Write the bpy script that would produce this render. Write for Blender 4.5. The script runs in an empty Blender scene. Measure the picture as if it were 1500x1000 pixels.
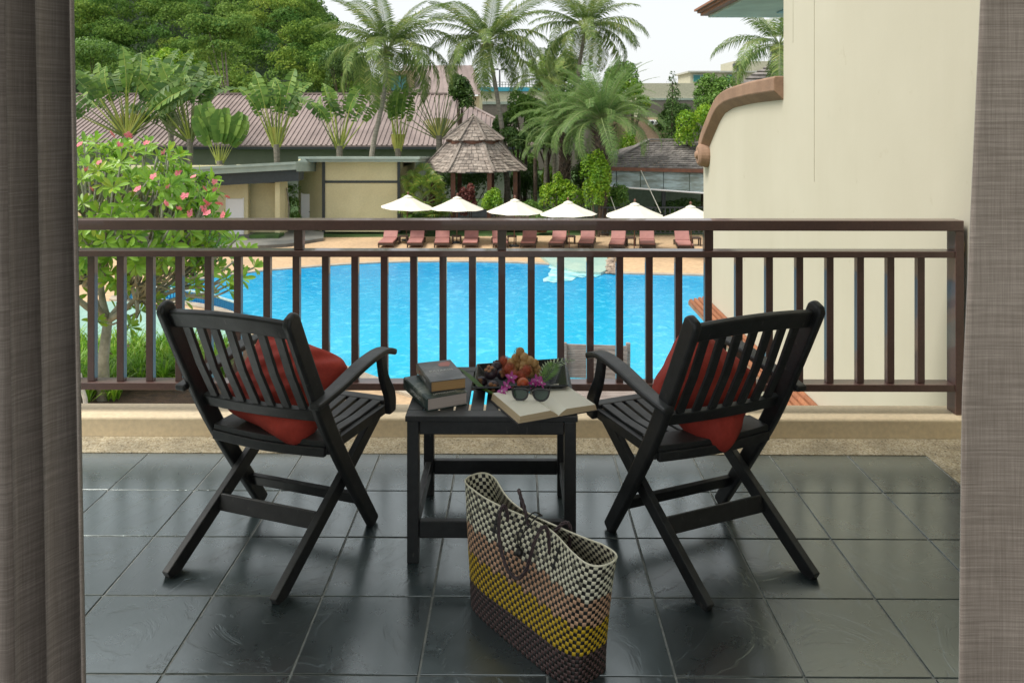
import bpy, bmesh, math, random
import numpy as np
from mathutils import Vector, Matrix

random.seed(7)
rng = np.random.default_rng(7)
S = bpy.context.scene
COL = S.collection
R = math.radians
F = 1150.0
H = 1.6
YAW = R(0.45)
GZ = -4.9

# ------------------------------------------------------------------ camera, world, sun, exposure
cd = bpy.data.cameras.new('camera')
cam = bpy.data.objects.new('camera', cd)
COL.objects.link(cam)
cam.location = (0, 0, H)
cam.rotation_euler = (R(90), 0, YAW)
cd.sensor_fit = 'HORIZONTAL'
cd.sensor_width = 36
cd.lens = F / 1500 * 36
cd.shift_y = -330 / 1500
cd.clip_start = 0.05
cd.clip_end = 2000
cd.dof.use_dof = True
cd.dof.focus_distance = 3.2
cd.dof.aperture_fstop = 13
S.camera = cam

SUN_EL, SUN_AZ = 56, -108          # azimuth measured clockwise from +Y
w = bpy.data.worlds.new('World')
S.world = w
w.use_nodes = True
nt = w.node_tree
nt.nodes.clear()
sky = nt.nodes.new('ShaderNodeTexSky')
sky.sky_type = 'NISHITA'
sky.sun_disc = False
sky.sun_elevation = R(SUN_EL)
sky.sun_rotation = R(SUN_AZ)
sky.dust_density = 3.0
sky.air_density = 1.0
mx = nt.nodes.new('ShaderNodeMix')
mx.data_type = 'RGBA'
mx.inputs[0].default_value = 0.86
mx.inputs[7].default_value = (6.9, 7.05, 7.05, 1)
bg = nt.nodes.new('ShaderNodeBackground')
bg.inputs[1].default_value = 0.1
wo = nt.nodes.new('ShaderNodeOutputWorld')
nt.links.new(sky.outputs[0], mx.inputs[6])
nt.links.new(mx.outputs[2], bg.inputs[0])
nt.links.new(bg.outputs[0], wo.inputs[0])

sd = bpy.data.lights.new('sun', 'SUN')
sd.energy = 2.8
sd.angle = R(24)
sd.color = (1.0, 0.95, 0.87)
sun = bpy.data.objects.new('sun', sd)
COL.objects.link(sun)
_a, _e = R(SUN_AZ), R(SUN_EL)
sdir = Vector((math.sin(_a) * math.cos(_e), math.cos(_a) * math.cos(_e), math.sin(_e)))
sun.rotation_euler = (-sdir).to_track_quat('-Z', 'Y').to_euler()

S.view_settings.view_transform = 'Standard'
S.view_settings.look = 'None'
S.view_settings.exposure = 0.62
S.view_settings.gamma = 1
S.view_settings.use_curve_mapping = False
S.render.engine = 'CYCLES'
S.cycles.use_denoising = True
S.cycles.max_bounces = 7
S.cycles.diffuse_bounces = 3
S.cycles.glossy_bounces = 3
S.cycles.transmission_bounces = 4
S.cycles.transparent_max_bounces = 8
S.cycles.caustics_reflective = False
S.cycles.caustics_refractive = False
S.cycles.sample_clamp_indirect = 6

# ------------------------------------------------------------------ helpers: positions
CY, SY = math.cos(YAW), math.sin(YAW)
def at(px, py, Y):
    u, v = (px - 750) / F, (170 - py) / F
    dx, dy = u * CY - SY, u * SY + CY
    k = Y / dy
    return Vector((dx * k, Y, H + v * k))
def onz(px, py, z=GZ):
    u, v = (px - 750) / F, (170 - py) / F
    k = (z - H) / v
    return Vector(((u * CY - SY) * k, (u * SY + CY) * k, z))

# ------------------------------------------------------------------ helpers: materials
MAT = {}
def nodes(name):
    m = bpy.data.materials.new(name)
    m.use_nodes = True
    t = m.node_tree
    return m, t, t.nodes['Principled BSDF'], t.nodes['Material Output']
def lk(t, a, b):
    t.links.new(a, b)
def noise(t, scale, detail=4, rough=.55, vec=None, dist=0.0):
    n = t.nodes.new('ShaderNodeTexNoise')
    n.inputs['Scale'].default_value = scale
    n.inputs['Detail'].default_value = detail
    n.inputs['Roughness'].default_value = rough
    n.inputs['Distortion'].default_value = dist
    if vec is not None:
        lk(t, vec, n.inputs['Vector'])
    return n
def ramp(t, fac, stops):
    r = t.nodes.new('ShaderNodeValToRGB')
    e = r.color_ramp.elements
    while len(e) < len(stops):
        e.new(0.5)
    for i, (p, c) in enumerate(stops):
        e[i].position = p
        e[i].color = (c[0], c[1], c[2], 1) if not isinstance(c, (int, float)) else (c, c, c, 1)
    lk(t, fac, r.inputs[0])
    return r
def coords(t, kind='Object', scale=(1, 1, 1)):
    tc = t.nodes.new('ShaderNodeTexCoord')
    mp = t.nodes.new('ShaderNodeMapping')
    mp.inputs['Scale'].default_value = scale
    lk(t, tc.outputs[kind], mp.inputs[0])
    return mp.outputs[0]
def bump(t, p, height, strength, dist=.01, prev=None):
    b = t.nodes.new('ShaderNodeBump')
    b.inputs['Strength'].default_value = strength
    b.inputs['Distance'].default_value = dist
    lk(t, height, b.inputs['Height'])
    if prev is not None:
        lk(t, prev, b.inputs['Normal'])
    lk(t, b.outputs[0], p.inputs['Normal'])
    return b.outputs[0]
def mixc(t, fac, a, b, mode='MIX'):
    m = t.nodes.new('ShaderNodeMix')
    m.data_type = 'RGBA'
    m.blend_type = mode
    for idx, v in ((0, fac), (6, a), (7, b)):
        if isinstance(v, (int, float)):
            m.inputs[idx].default_value = v
        elif isinstance(v, (tuple, list)):
            m.inputs[idx].default_value = (v[0], v[1], v[2], 1)
        else:
            lk(t, v, m.inputs[idx])
    return m.outputs[2]

def mat(name, col, col2=None, rough=.6, scale=6, stretch=(1, 1, 1), bmp=0.0, bscale=None, bdist=.004, spec=.5,
        metallic=0.0, detail=5, lo=.35, hi=.65, sheen=0, obj_rand=0.0, coat=0.0, fine=0.0):
    if name in MAT:
        return MAT[name]
    m, t, p, o = nodes(name)
    c2 = col2 or tuple(c * .78 for c in col)
    v = coords(t, 'Object', stretch)
    n = noise(t, scale, detail, vec=v)
    r = ramp(t, n.outputs[0], [(lo, c2), (hi, col)])
    colout = r.outputs[0]
    if fine:
        n3 = noise(t, scale * 14, 3, vec=v)
        r3 = ramp(t, n3.outputs[0], [(.35, 1 - fine), (.65, 1.0)])
        colout = mixc(t, 1.0, colout, r3.outputs[0], 'MULTIPLY')
    if obj_rand:
        oi = t.nodes.new('ShaderNodeObjectInfo')
        r2 = ramp(t, oi.outputs['Random'], [(0, 1 - obj_rand), (1, 1.0)])
        colout = mixc(t, 1.0, colout, r2.outputs[0], 'MULTIPLY')
    lk(t, colout, p.inputs['Base Color'])
    p.inputs['Roughness'].default_value = rough
    p.inputs['Specular IOR Level'].default_value = spec
    p.inputs['Metallic'].default_value = metallic
    p.inputs['Coat Weight'].default_value = coat
    if bmp:
        n2 = noise(t, bscale or scale * 6, 6, vec=v)
        bump(t, p, n2.outputs[0], bmp, bdist)
    MAT[name] = m
    return m

def foliage(name, dark, light, trans=.28, rough=.45, nscale=.6, spec=.4, third=None):
    if name in MAT:
        return MAT[name]
    m, t, p, o = nodes(name)
    g = t.nodes.new('ShaderNodeNewGeometry')
    n = noise(t, nscale, 3, vec=coords(t))
    mth = t.nodes.new('ShaderNodeMath'); mth.operation = 'MULTIPLY_ADD'
    lk(t, g.outputs['Random Per Island'], mth.inputs[0])
    mth.inputs[1].default_value = .55
    r0 = ramp(t, n.outputs[0], [(.3, 0.0), (.7, .5)])
    lk(t, r0.outputs[0], mth.inputs[2])
    stops = [(0.05, dark), (.8, light)]
    if third:
        stops = [(0.05, dark), (.62, light), (.97, third)]
    r = ramp(t, mth.outputs[0], stops)
    lk(t, r.outputs[0], p.inputs['Base Color'])
    p.inputs['Roughness'].default_value = rough
    p.inputs['Specular IOR Level'].default_value = spec
    tr = t.nodes.new('ShaderNodeBsdfTranslucent')
    lk(t, r.outputs[0], tr.inputs[0])
    ms = t.nodes.new('ShaderNodeMixShader')
    ms.inputs[0].default_value = trans
    lk(t, p.outputs[0], ms.inputs[1])
    lk(t, tr.outputs[0], ms.inputs[2])
    lk(t, ms.outputs[0], o.inputs[0])
    MAT[name] = m
    return m

# ------------------------------------------------------------------ helpers: meshes
class MB:
    def __init__(s):
        s.v, s.f, s.m = [], [], []
    def add(s, vs, fs, mi=0):
        o = len(s.v)
        s.v += [tuple(q) for q in vs]
        s.f += [tuple(o + i for i in q) for q in fs]
        s.m += [mi] * len(fs)
    def box(s, lo, hi, mi=0):
        x0, y0, z0 = lo; x1, y1, z1 = hi
        s.add([(x0, y0, z0), (x1, y0, z0), (x1, y1, z0), (x0, y1, z0), (x0, y0, z1), (x1, y0, z1), (x1, y1, z1), (x0, y1, z1)],
              [(0, 3, 2, 1), (4, 5, 6, 7), (0, 1, 5, 4), (1, 2, 6, 5), (2, 3, 7, 6), (3, 0, 4, 7)], mi)
        return s
    def sweep(s, pts, w, t, side=(1, 0, 0), mi=0):
        """rectangular bar along pts; w along 'side', t across"""
        pts = [Vector(p) for p in pts]
        side = Vector(side).normalized()
        ws = w if isinstance(w, (list, tuple)) else [w] * len(pts)
        ts = t if isinstance(t, (list, tuple)) else [t] * len(pts)
        vs, fs = [], []
        for i, p in enumerate(pts):
            d = (pts[min(i + 1, len(pts) - 1)] - pts[max(i - 1, 0)]).normalized()
            n = d.cross(side).normalized()
            sd_ = side
            a, b = sd_ * ws[i] / 2, n * ts[i] / 2
            vs += [p - a - b, p + a - b, p + a + b, p - a + b]
        for i in range(len(pts) - 1):
            o = 4 * i
            for k in range(4):
                fs.append((o + k, o + (k + 1) % 4, o + 4 + (k + 1) % 4, o + 4 + k))
        fs.append((3, 2, 1, 0))
        o = 4 * (len(pts) - 1)
        fs.append((o, o + 1, o + 2, o + 3))
        s.add(vs, fs, mi)
        return s
    def tube(s, pts, r, n=8, mi=0, cap=True):
        pts = [Vector(p) for p in pts]
        rs = r if isinstance(r, (list, tuple)) else [r] * len(pts)
        vs, fs = [], []
        d0 = (pts[1] - pts[0]).normalized()
        a = d0.orthogonal().normalized()
        for i, p in enumerate(pts):
            d = (pts[min(i + 1, len(pts) - 1)] - pts[max(i - 1, 0)])
            d = d.normalized() if d.length > 1e-9 else d0
            a = (a - d * a.dot(d))
            a = a.normalized() if a.length > 1e-6 else d.orthogonal().normalized()
            b = d.cross(a)
            for k in range(n):
                an = 2 * math.pi * k / n
                vs.append(p + (a * math.cos(an) + b * math.sin(an)) * rs[i])
        for i in range(len(pts) - 1):
            for k in range(n):
                fs.append((i * n + k, i * n + (k + 1) % n, (i + 1) * n + (k + 1) % n, (i + 1) * n + k))
        if cap:
            fs.append(tuple(reversed(range(n))))
            fs.append(tuple(range((len(pts) - 1) * n, len(pts) * n)))
        s.add(vs, fs, mi)
        return s
    def lathe(s, c, prof, n=16, axis='z', mi=0, rot=None):
        vs, fs = [], []
        for (r, z) in prof:
            for k in range(n):
                a = 2 * math.pi * k / n
                q = Vector((r * math.cos(a), r * math.sin(a), z))
                if rot is not None:
                    q = rot @ q
                vs.append(q + Vector(c))
        for i in range(len(prof) - 1):
            for k in range(n):
                fs.append((i * n + k, i * n + (k + 1) % n, (i + 1) * n + (k + 1) % n, (i + 1) * n + k))
        fs.append(tuple(reversed(range(n))))
        fs.append(tuple(range((len(prof) - 1) * n, len(prof) * n)))
        s.add(vs, fs, mi)
        return s
    def ball(s, c, r, n=12, k=8, mi=0, sc=(1, 1, 1)):
        prof = [(max(1e-4, math.sin(math.pi * i / k)) * r, -math.cos(math.pi * i / k) * r) for i in range(k + 1)]
        vs, fs = [], []
        for (rr, z) in prof:
            for j in range(n):
                a = 2 * math.pi * j / n
                vs.append((c[0] + rr * math.cos(a) * sc[0], c[1] + rr * math.sin(a) * sc[1], c[2] + z * sc[2]))
        for i in range(k):
            for j in range(n):
                fs.append((i * n + j, i * n + (j + 1) % n, (i + 1) * n + (j + 1) % n, (i + 1) * n + j))
        s.add(vs, fs, mi)
        return s
    def prism(s, poly, z0, z1, mi=0):
        n = len(poly)
        vs = [(p[0], p[1], z0) for p in poly] + [(p[0], p[1], z1) for p in poly]
        fs = [tuple(reversed(range(n))), tuple(range(n, 2 * n))]
        fs += [(i, (i + 1) % n, n + (i + 1) % n, n + i) for i in range(n)]
        s.add(vs, fs, mi)
        return s
    def mesh(s, name, mats, bevel=0, seg=1, smooth=False):
        me = bpy.data.meshes.new(name)
        me.from_pydata(s.v, [], s.f)
        for q in (mats if isinstance(mats, (list, tuple)) else [mats]):
            me.materials.append(q)
        me.polygons.foreach_set('material_index', s.m)
        bm = bmesh.new(); bm.from_mesh(me)
        bmesh.ops.recalc_face_normals(bm, faces=bm.faces)
        if bevel:
            bmesh.ops.bevel(bm, geom=[e for e in bm.edges if e.calc_face_angle(0) > R(20)], offset=bevel, segments=seg, affect='EDGES', profile=.5)
        bm.to_mesh(me); bm.free()
        if smooth:
            me.polygons.foreach_set('use_smooth', [True] * len(me.polygons))
        me.update()
        return me
    def build(s, name, mats, parent=None, bevel=0, seg=1, smooth=False, **k):
        return link(name, s.mesh(name, mats, bevel, seg, smooth), parent, **k)

def link(name, data, parent=None, loc=None, rot=None, sc=None, label=None, cat=None, group=None, kind=None):
    o = bpy.data.objects.new(name, data)
    COL.objects.link(o)
    if parent is not None:
        o.parent = parent
    if loc is not None: o.location = loc
    if rot is not None: o.rotation_euler = rot
    if sc is not None: o.scale = (sc, sc, sc) if isinstance(sc, (int, float)) else sc
    tag(o, label, cat, group, kind)
    return o
def tag(o, label=None, cat=None, group=None, kind=None):
    if label: o['label'] = label
    if cat: o['category'] = cat
    if group: o['group'] = group
    if kind: o['kind'] = kind
    return o
def thing(name, label, cat, loc=(0, 0, 0), rz=0, group=None):
    return link(name, None, None, loc, (0, 0, rz), None, label, cat, group)
def clone(o, parent=None, loc=None, rz=None, label=None):
    c = o.copy(); COL.objects.link(c)
    if parent is not None: c.parent = parent
    if loc is not None: c.location = loc
    if rz is not None: c.rotation_euler = (0, 0, rz)
    if label: c['label'] = label
    for ch in o.children:
        clone(ch, c)
    return c

def npmesh(name, V, Q, mats, mi=None, smooth=False):
    """V (n,3) verts, Q (m,k) faces all of one size k"""
    V = np.asarray(V, dtype=np.float32); Q = np.asarray(Q, dtype=np.int32)
    me = bpy.data.meshes.new(name)
    me.vertices.add(len(V)); me.vertices.foreach_set('co', V.ravel())
    me.loops.add(Q.size); me.loops.foreach_set('vertex_index', Q.ravel())
    k = Q.shape[1]
    me.polygons.add(len(Q))
    me.polygons.foreach_set('loop_start', np.arange(0, Q.size, k, dtype=np.int32))
    me.polygons.foreach_set('loop_total', np.full(len(Q), k, dtype=np.int32))
    for q in (mats if isinstance(mats, (list, tuple)) else [mats]):
        me.materials.append(q)
    if mi is not None:
        me.polygons.foreach_set('material_index', np.asarray(mi, dtype=np.int32))
    if smooth:
        me.polygons.foreach_set('use_smooth', np.ones(len(Q), dtype=bool))
    me.update(calc_edges=True)
    return me

def unit(a):
    return a / np.maximum(np.linalg.norm(a, axis=1, keepdims=True), 1e-9)
def leafcloud(C, N, L, Wd, jitter=.9):
    """rhombic folded leaves: centres C, facing N, length L, width Wd"""
    n = len(C)
    N = unit(N + rng.normal(0, jitter * .5, (n, 3)))
    D = unit(np.cross(N, rng.normal(0, 1, (n, 3))))
    D[:, 2] -= .25
    D = unit(D)
    Sd = unit(np.cross(N, D))
    L = np.broadcast_to(L, (n,))[:, None] if np.ndim(L) else np.full((n, 1), L)
    Wd = np.broadcast_to(Wd, (n,))[:, None] if np.ndim(Wd) else np.full((n, 1), Wd)
    jl = rng.uniform(.6, 1.25, (n, 1))
    a = C - D * L * .5 * jl; b = C + D * L * .5 * jl - N * L * .12
    c = C + Sd * Wd * .5 * jl + N * Wd * .15; d = C - Sd * Wd * .5 * jl + N * Wd * .15
    V = np.stack([a, c, b, d], 1).reshape(-1, 3)
    Q = np.arange(4 * n).reshape(n, 4)
    return V, Q
def lobes_points(lobes, n, inner=.35, low=-.4):
    """points near the surfaces of ellipsoid lobes (cx,cy,cz,rx,ry,rz)"""
    L = np.array(lobes, float)
    wgt = (L[:, 3] * L[:, 4]); wgt /= wgt.sum()
    idx = rng.choice(len(L), n, p=wgt)
    d = unit(rng.normal(0, 1, (n, 3)))
    fl = d[:, 2] < low
    d[fl, 2] *= -1
    rad = 1 - inner * rng.random(n) ** 1.6
    rad += rng.normal(0, .05, n)
    P = L[idx, :3] + d * L[idx, 3:6] * rad[:, None]
    return P, d
def leafy(name, mat_, parent, lobes, n, leaf, wid=.55, jitter=.9, inner=.35, low=-.4, **k):
    P, d = lobes_points(lobes, n, inner, low)
    V, Q = leafcloud(P, d, leaf, leaf * wid, jitter)
    return link(name, npmesh(name, V, Q, mat_), parent, **k)
def clumpy(cx, cy, cz, rx, ry, rz, n, size=.42, flat=1.0):
    """a crown made of many smaller lobes spread through an ellipsoid"""
    out = []
    for i in range(n):
        d = Vector((random.gauss(0, 1), random.gauss(0, 1), random.gauss(0, 1))).normalized()
        if d.z < -.35: d.z = -d.z
        q = random.uniform(.45, .85)
        s = random.uniform(.7, 1.25) * size
        out.append((cx + d.x * rx * q, cy + d.y * ry * q, cz + d.z * rz * q, rx * s, ry * s, rz * s * flat))
    return out

# ------------------------------------------------------------------ materials
def slate():
    m, t, p, o = nodes('slate tile')
    oi = t.nodes.new('ShaderNodeObjectInfo')
    vm = t.nodes.new('ShaderNodeVectorMath'); vm.operation = 'SCALE'
    tc = t.nodes.new('ShaderNodeTexCoord')
    cmb = t.nodes.new('ShaderNodeCombineXYZ')
    mm = t.nodes.new('ShaderNodeMath'); mm.operation = 'MULTIPLY'; mm.inputs[1].default_value = 53
    lk(t, oi.outputs['Random'], mm.inputs[0])
    for i in range(3): lk(t, mm.outputs[0], cmb.inputs[i])
    ad = t.nodes.new('ShaderNodeVectorMath'); ad.operation = 'ADD'
    lk(t, tc.outputs['Object'], ad.inputs[0]); lk(t, cmb.outputs[0], ad.inputs[1])
    v = ad.outputs[0]
    n1 = noise(t, 2.2, 6, .6, v, 1.2)
    n2 = noise(t, 9, 8, .62, v, .6)
    r = ramp(t, n1.outputs[0], [(.3, (.023, .033, .036)), (.7, (.050, .063, .066))])
    mu = ramp(t, oi.outputs['Random'], [(0, .6), (1, 1.35)])
    lk(t, mixc(t, 1.0, r.outputs[0], mu.outputs[0], 'MULTIPLY'), p.inputs['Base Color'])
    # cleft steps: terraced noise
    st = t.nodes.new('ShaderNodeMath'); st.operation = 'MULTIPLY'; st.inputs[1].default_value = 7
    lk(t, n1.outputs[0], st.inputs[0])
    fr = t.nodes.new('ShaderNodeMath'); fr.operation = 'FRACT'; lk(t, st.outputs[0], fr.inputs[0])
    pw = ramp(t, fr.outputs[0], [(0.0, 0.0), (.80, .25), (.94, 1.0)])
    fl = t.nodes.new('ShaderNodeMath'); fl.operation = 'FLOOR'; lk(t, st.outputs[0], fl.inputs[0])
    sm = t.nodes.new('ShaderNodeMath'); sm.operation = 'ADD'
    lk(t, pw.outputs[0], sm.inputs[0]); lk(t, fl.outputs[0], sm.inputs[1])
    b1 = bump(t, p, sm.outputs[0], .34, .004)
    n3 = noise(t, 3.0, 2, .5, v)
    b2 = bump(t, p, n3.outputs[0], .42, .02, b1)
    bump(t, p, n2.outputs[0], .22, .005, b2)
    rr = ramp(t, n2.outputs[0], [(.3, .24), (.7, .36)])
    lk(t, rr.outputs[0], p.inputs['Roughness'])
    p.inputs['Specular IOR Level'].default_value = 1.0
    p.inputs['IOR'].default_value = 1.75
    p.inputs['Coat Weight'].default_value = 1.0
    p.inputs['Coat Roughness'].default_value = .21
    p.inputs['Coat IOR'].default_value = 1.75
    p.inputs['Coat Tint'].default_value = (.88, 1, 1, 1)
    return m
M_slate = slate()
M_grout = mat('tile grout', (.40, .42, .40), (.24, .26, .25), rough=.8, scale=30)
def pebble_mat():
    m, t, p, o = nodes('pebble wash')
    v = coords(t)
    vo = t.nodes.new('ShaderNodeTexVoronoi'); vo.inputs['Scale'].default_value = 150
    lk(t, v, vo.inputs['Vector'])
    r = ramp(t, vo.outputs['Color'], [(0, (.26, .2, .12)), (.5, (.46, .4, .27)), (1, (.62, .57, .45))])
    n = noise(t, 7, 5, vec=v)
    r2 = ramp(t, n.outputs[0], [(.3, .62), (.65, 1)])
    n4 = noise(t, 60, 2, vec=v)
    r4 = ramp(t, n4.outputs[0], [(.3, .35), (.4, 1)])
    c = mixc(t, 1.0, r.outputs[0], r2.outputs[0], 'MULTIPLY')
    lk(t, mixc(t, 1.0, c, r4.outputs[0], 'MULTIPLY'), p.inputs['Base Color'])
    p.inputs['Roughness'].default_value = .85
    inv = ramp(t, vo.outputs['Distance'], [(0, 1), (.6, 0)])
    bump(t, p, inv.outputs[0], .6, .003)
    return m
M_pebble = pebble_mat()
M_kerb = mat('cream kerb paint', (.84, .71, .50), (.76, .63, .43), rough=.7, scale=3, bmp=.15, bscale=60, fine=.12)
M_wall = mat('cream wall plaster', (.585, .565, .445), (.55, .53, .41), rough=.85, scale=.7, bmp=.12, bscale=45, lo=.3, hi=.75, fine=.06)
def wall_mat():
    m, t, p, o = nodes('weathered cream plaster')
    a = noise(t, .7, 5, .6, coords(t)); c = noise(t, 1.0, 5, .6, coords(t, 'Object', (4, 4, .22))); f = noise(t, 40, 3, .6, coords(t))
    r = ramp(t, a.outputs[0], [(.3, (.525, .495, .395)), (.7, (.575, .545, .445))])
    r2 = ramp(t, c.outputs[0], [(.30, (.98, .978, .97)), (.52, (1, 1, 1))])
    sp = noise(t, 5, 6, .7, coords(t)); r3 = ramp(t, sp.outputs[0], [(.27, (.86, .84, .78)), (.36, (1, 1, 1))])
    x = mixc(t, 1.0, r.outputs[0], r2.outputs[0], 'MULTIPLY')
    lk(t, mixc(t, 1.0, x, r3.outputs[0], 'MULTIPLY'), p.inputs['Base Color'])
    p.inputs['Roughness'].default_value = .85
    bump(t, p, f.outputs[0], .12, .004)
    return m
M_wall = wall_mat()
M_ceil = mat('white ceiling plaster', (.75, .74, .70), rough=.85, scale=2)
M_rail = mat('brown painted steel', (.125, .066, .055), (.10, .053, .045), rough=.42, scale=5, stretch=(1, 1, 1), bmp=.1, bscale=90, bdist=.001, fine=.15, coat=.55, spec=.6)
M_cap = mat('terracotta wall cap', (.36, .225, .15), (.27, .165, .11), rough=.8, scale=4, bmp=.25, bscale=50, fine=.15)
M_clay = mat('orange clay tile', (.42, .17, .075), (.30, .11, .05), rough=.75, scale=6, obj_rand=.3, fine=.2)
def wood_black():
    m, t, p, o = nodes('black stained wood')
    v = coords(t, 'Object')
    n = noise(t, 26, 8, .7, v)
    n0 = noise(t, 3.5, 4, .6, v)
    r = ramp(t, n.outputs[0], [(.3, (.009, .010, .011)), (.62, (.022, .023, .024)), (.9, (.055, .056, .056))])
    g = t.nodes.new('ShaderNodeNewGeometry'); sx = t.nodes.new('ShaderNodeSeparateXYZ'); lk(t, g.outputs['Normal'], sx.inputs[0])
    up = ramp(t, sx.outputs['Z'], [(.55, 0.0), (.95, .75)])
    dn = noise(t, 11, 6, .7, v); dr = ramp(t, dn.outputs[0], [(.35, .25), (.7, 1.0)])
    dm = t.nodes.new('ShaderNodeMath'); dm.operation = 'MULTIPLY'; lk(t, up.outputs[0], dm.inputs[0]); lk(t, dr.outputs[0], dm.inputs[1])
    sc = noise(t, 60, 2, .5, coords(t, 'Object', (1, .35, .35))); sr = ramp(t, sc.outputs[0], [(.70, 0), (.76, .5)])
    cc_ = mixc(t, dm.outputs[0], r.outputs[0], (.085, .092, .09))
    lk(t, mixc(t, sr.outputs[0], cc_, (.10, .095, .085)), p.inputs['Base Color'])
    rr = ramp(t, n0.outputs[0], [(.3, .36), (.7, .56)])
    lk(t, rr.outputs[0], p.inputs['Roughness'])
    bump(t, p, n.outputs[0], .25, .002)
    return m
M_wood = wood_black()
M_red = mat('red cotton cushion', (.52, .058, .036), (.40, .042, .028), rough=.8, scale=5, bmp=.45, bscale=9, bdist=.02, fine=.12)
M_redpipe = mat('red cushion seam', (.40, .03, .022), rough=.8)
def curtain_mat():
    m, t, p, o = nodes('woven linen curtain')
    v1 = coords(t, 'Object', (12, 12, 560)); v2 = coords(t, 'Object', (560, 560, 12))
    n1 = noise(t, 1.0, 4, .6, v1); n2 = noise(t, 1.0, 4, .6, v2)
    big = noise(t, 2.0, 3, .5, coords(t))
    a = mixc(t, .38, n1.outputs[0], n2.outputs[0])
    a = mixc(t, .2, a, big.outputs[0])
    r = ramp(t, a, [(.32, (.095, .076, .063)), (.50, (.19, .157, .135)), (.68, (.32, .275, .245))])
    lk(t, r.outputs[0], p.inputs['Base Color'])
    p.inputs['Roughness'].default_value = .85
    p.inputs['Sheen Weight'].default_value = .2
    tr = t.nodes.new('ShaderNodeBsdfTranslucent'); lk(t, r.outputs[0], tr.inputs[0])
    ms = t.nodes.new('ShaderNodeMixShader'); ms.inputs[0].default_value = .18
    lk(t, p.outputs[0], ms.inputs[1]); lk(t, tr.outputs[0], ms.inputs[2]); lk(t, ms.outputs[0], o.inputs[0])
    bump(t, p, a, .3, .002)
    return m
M_curtain = curtain_mat()
M_frame = mat('varnished door frame', (.30, .17, .07), rough=.4, scale=8, stretch=(1, 1, .1))
M_deck = mat('sandy pool deck', (.62, .43, .25), (.50, .35, .21), rough=.8, scale=.35, bmp=.2, bscale=8, fine=.22, detail=8)
M_coping = mat('pale coping', (.50, .43, .33), (.36, .31, .25), rough=.8, scale=3, fine=.3)
M_conc = mat('grey paving', (.24, .235, .21), (.10, .105, .10), rough=.6, scale=.35, bmp=.1, lo=.42, hi=.58)
M_soil = mat('brown soil', (.10, .06, .035), (.05, .032, .02), rough=.95, scale=5, bmp=1, bscale=14, bdist=.05)
M_grass = mat('lawn', (.06, .13, .025), (.035, .07, .018), rough=.9, scale=1.5, bmp=.8, bscale=20, bdist=.04)
def water(name, near, far, y0, y1, bs=3.4, strength=.34, rough=.07):
    m, t, p, o = nodes(name)
    tc = t.nodes.new('ShaderNodeTexCoord')
    sx = t.nodes.new('ShaderNodeSeparateXYZ'); lk(t, tc.outputs['Object'], sx.inputs[0])
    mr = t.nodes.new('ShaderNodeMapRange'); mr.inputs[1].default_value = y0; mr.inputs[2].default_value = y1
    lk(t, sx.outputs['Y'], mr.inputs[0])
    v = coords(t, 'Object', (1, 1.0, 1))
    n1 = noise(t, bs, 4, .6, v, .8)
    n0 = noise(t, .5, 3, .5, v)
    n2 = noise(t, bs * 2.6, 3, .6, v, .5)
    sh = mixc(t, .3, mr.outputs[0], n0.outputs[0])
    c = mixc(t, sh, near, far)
    hl = ramp(t, n1.outputs[0], [(.52, 0), (.68, .35)])  # pale ripple shimmer painted into the base colour
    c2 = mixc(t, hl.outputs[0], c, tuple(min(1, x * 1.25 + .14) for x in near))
    lk(t, c2, p.inputs['Base Color'])
    p.inputs['Roughness'].default_value = rough
    p.inputs['IOR'].default_value = 1.33
    b1 = bump(t, p, n1.outputs[0], strength, .05)
    bump(t, p, n2.outputs[0], strength * .6, .02, b1)
    return m
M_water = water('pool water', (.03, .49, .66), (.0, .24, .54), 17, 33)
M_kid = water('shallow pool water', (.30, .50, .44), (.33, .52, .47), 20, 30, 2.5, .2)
M_foam = mat('white water', (.50, .68, .66), (.12, .50, .60), rough=.4, scale=2.2, bmp=.7, bscale=6, bdist=.06)
M_umb = mat('cream canvas', (.70, .67, .57), (.64, .61, .51), rough=.8, scale=2)
M_pole = mat('red brown timber', (.20, .08, .045), (.13, .055, .035), rough=.6, scale=4)
M_lounge = mat('mauve red sling', (.42, .19, .165), (.34, .15, .135), rough=.65, scale=3, obj_rand=.2)
M_loungef = mat('dark timber frame', (.06, .035, .025), rough=.6)
M_beige = mat('yellow beige render', (.72, .65, .40), (.66, .59, .35), rough=.85, scale=.8, fine=.08)
M_green = mat('grey green fascia', (.33, .39, .34), (.27, .33, .29), rough=.6, scale=2)
M_dark = mat('dark grey steel', (.035, .045, .05), rough=.5)
M_white = mat('white door paint', (.88, .88, .88), (.86, .86, .86), rough=.5)
M_redroof = mat('mauve metal roof', (.30, .235, .215), (.22, .17, .155), rough=.55, scale=.35, fine=.15, detail=8, lo=.42, hi=.58)
M_greywall = mat('grey green wall', (.30, .32, .27), (.24, .26, .22), rough=.85, scale=.5)
M_shingle = mat('weathered timber shingles', (.34, .29, .245), (.13, .10, .085), rough=.85, scale=1.5, bmp=.5, bscale=14, fine=.45, detail=8)
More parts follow.
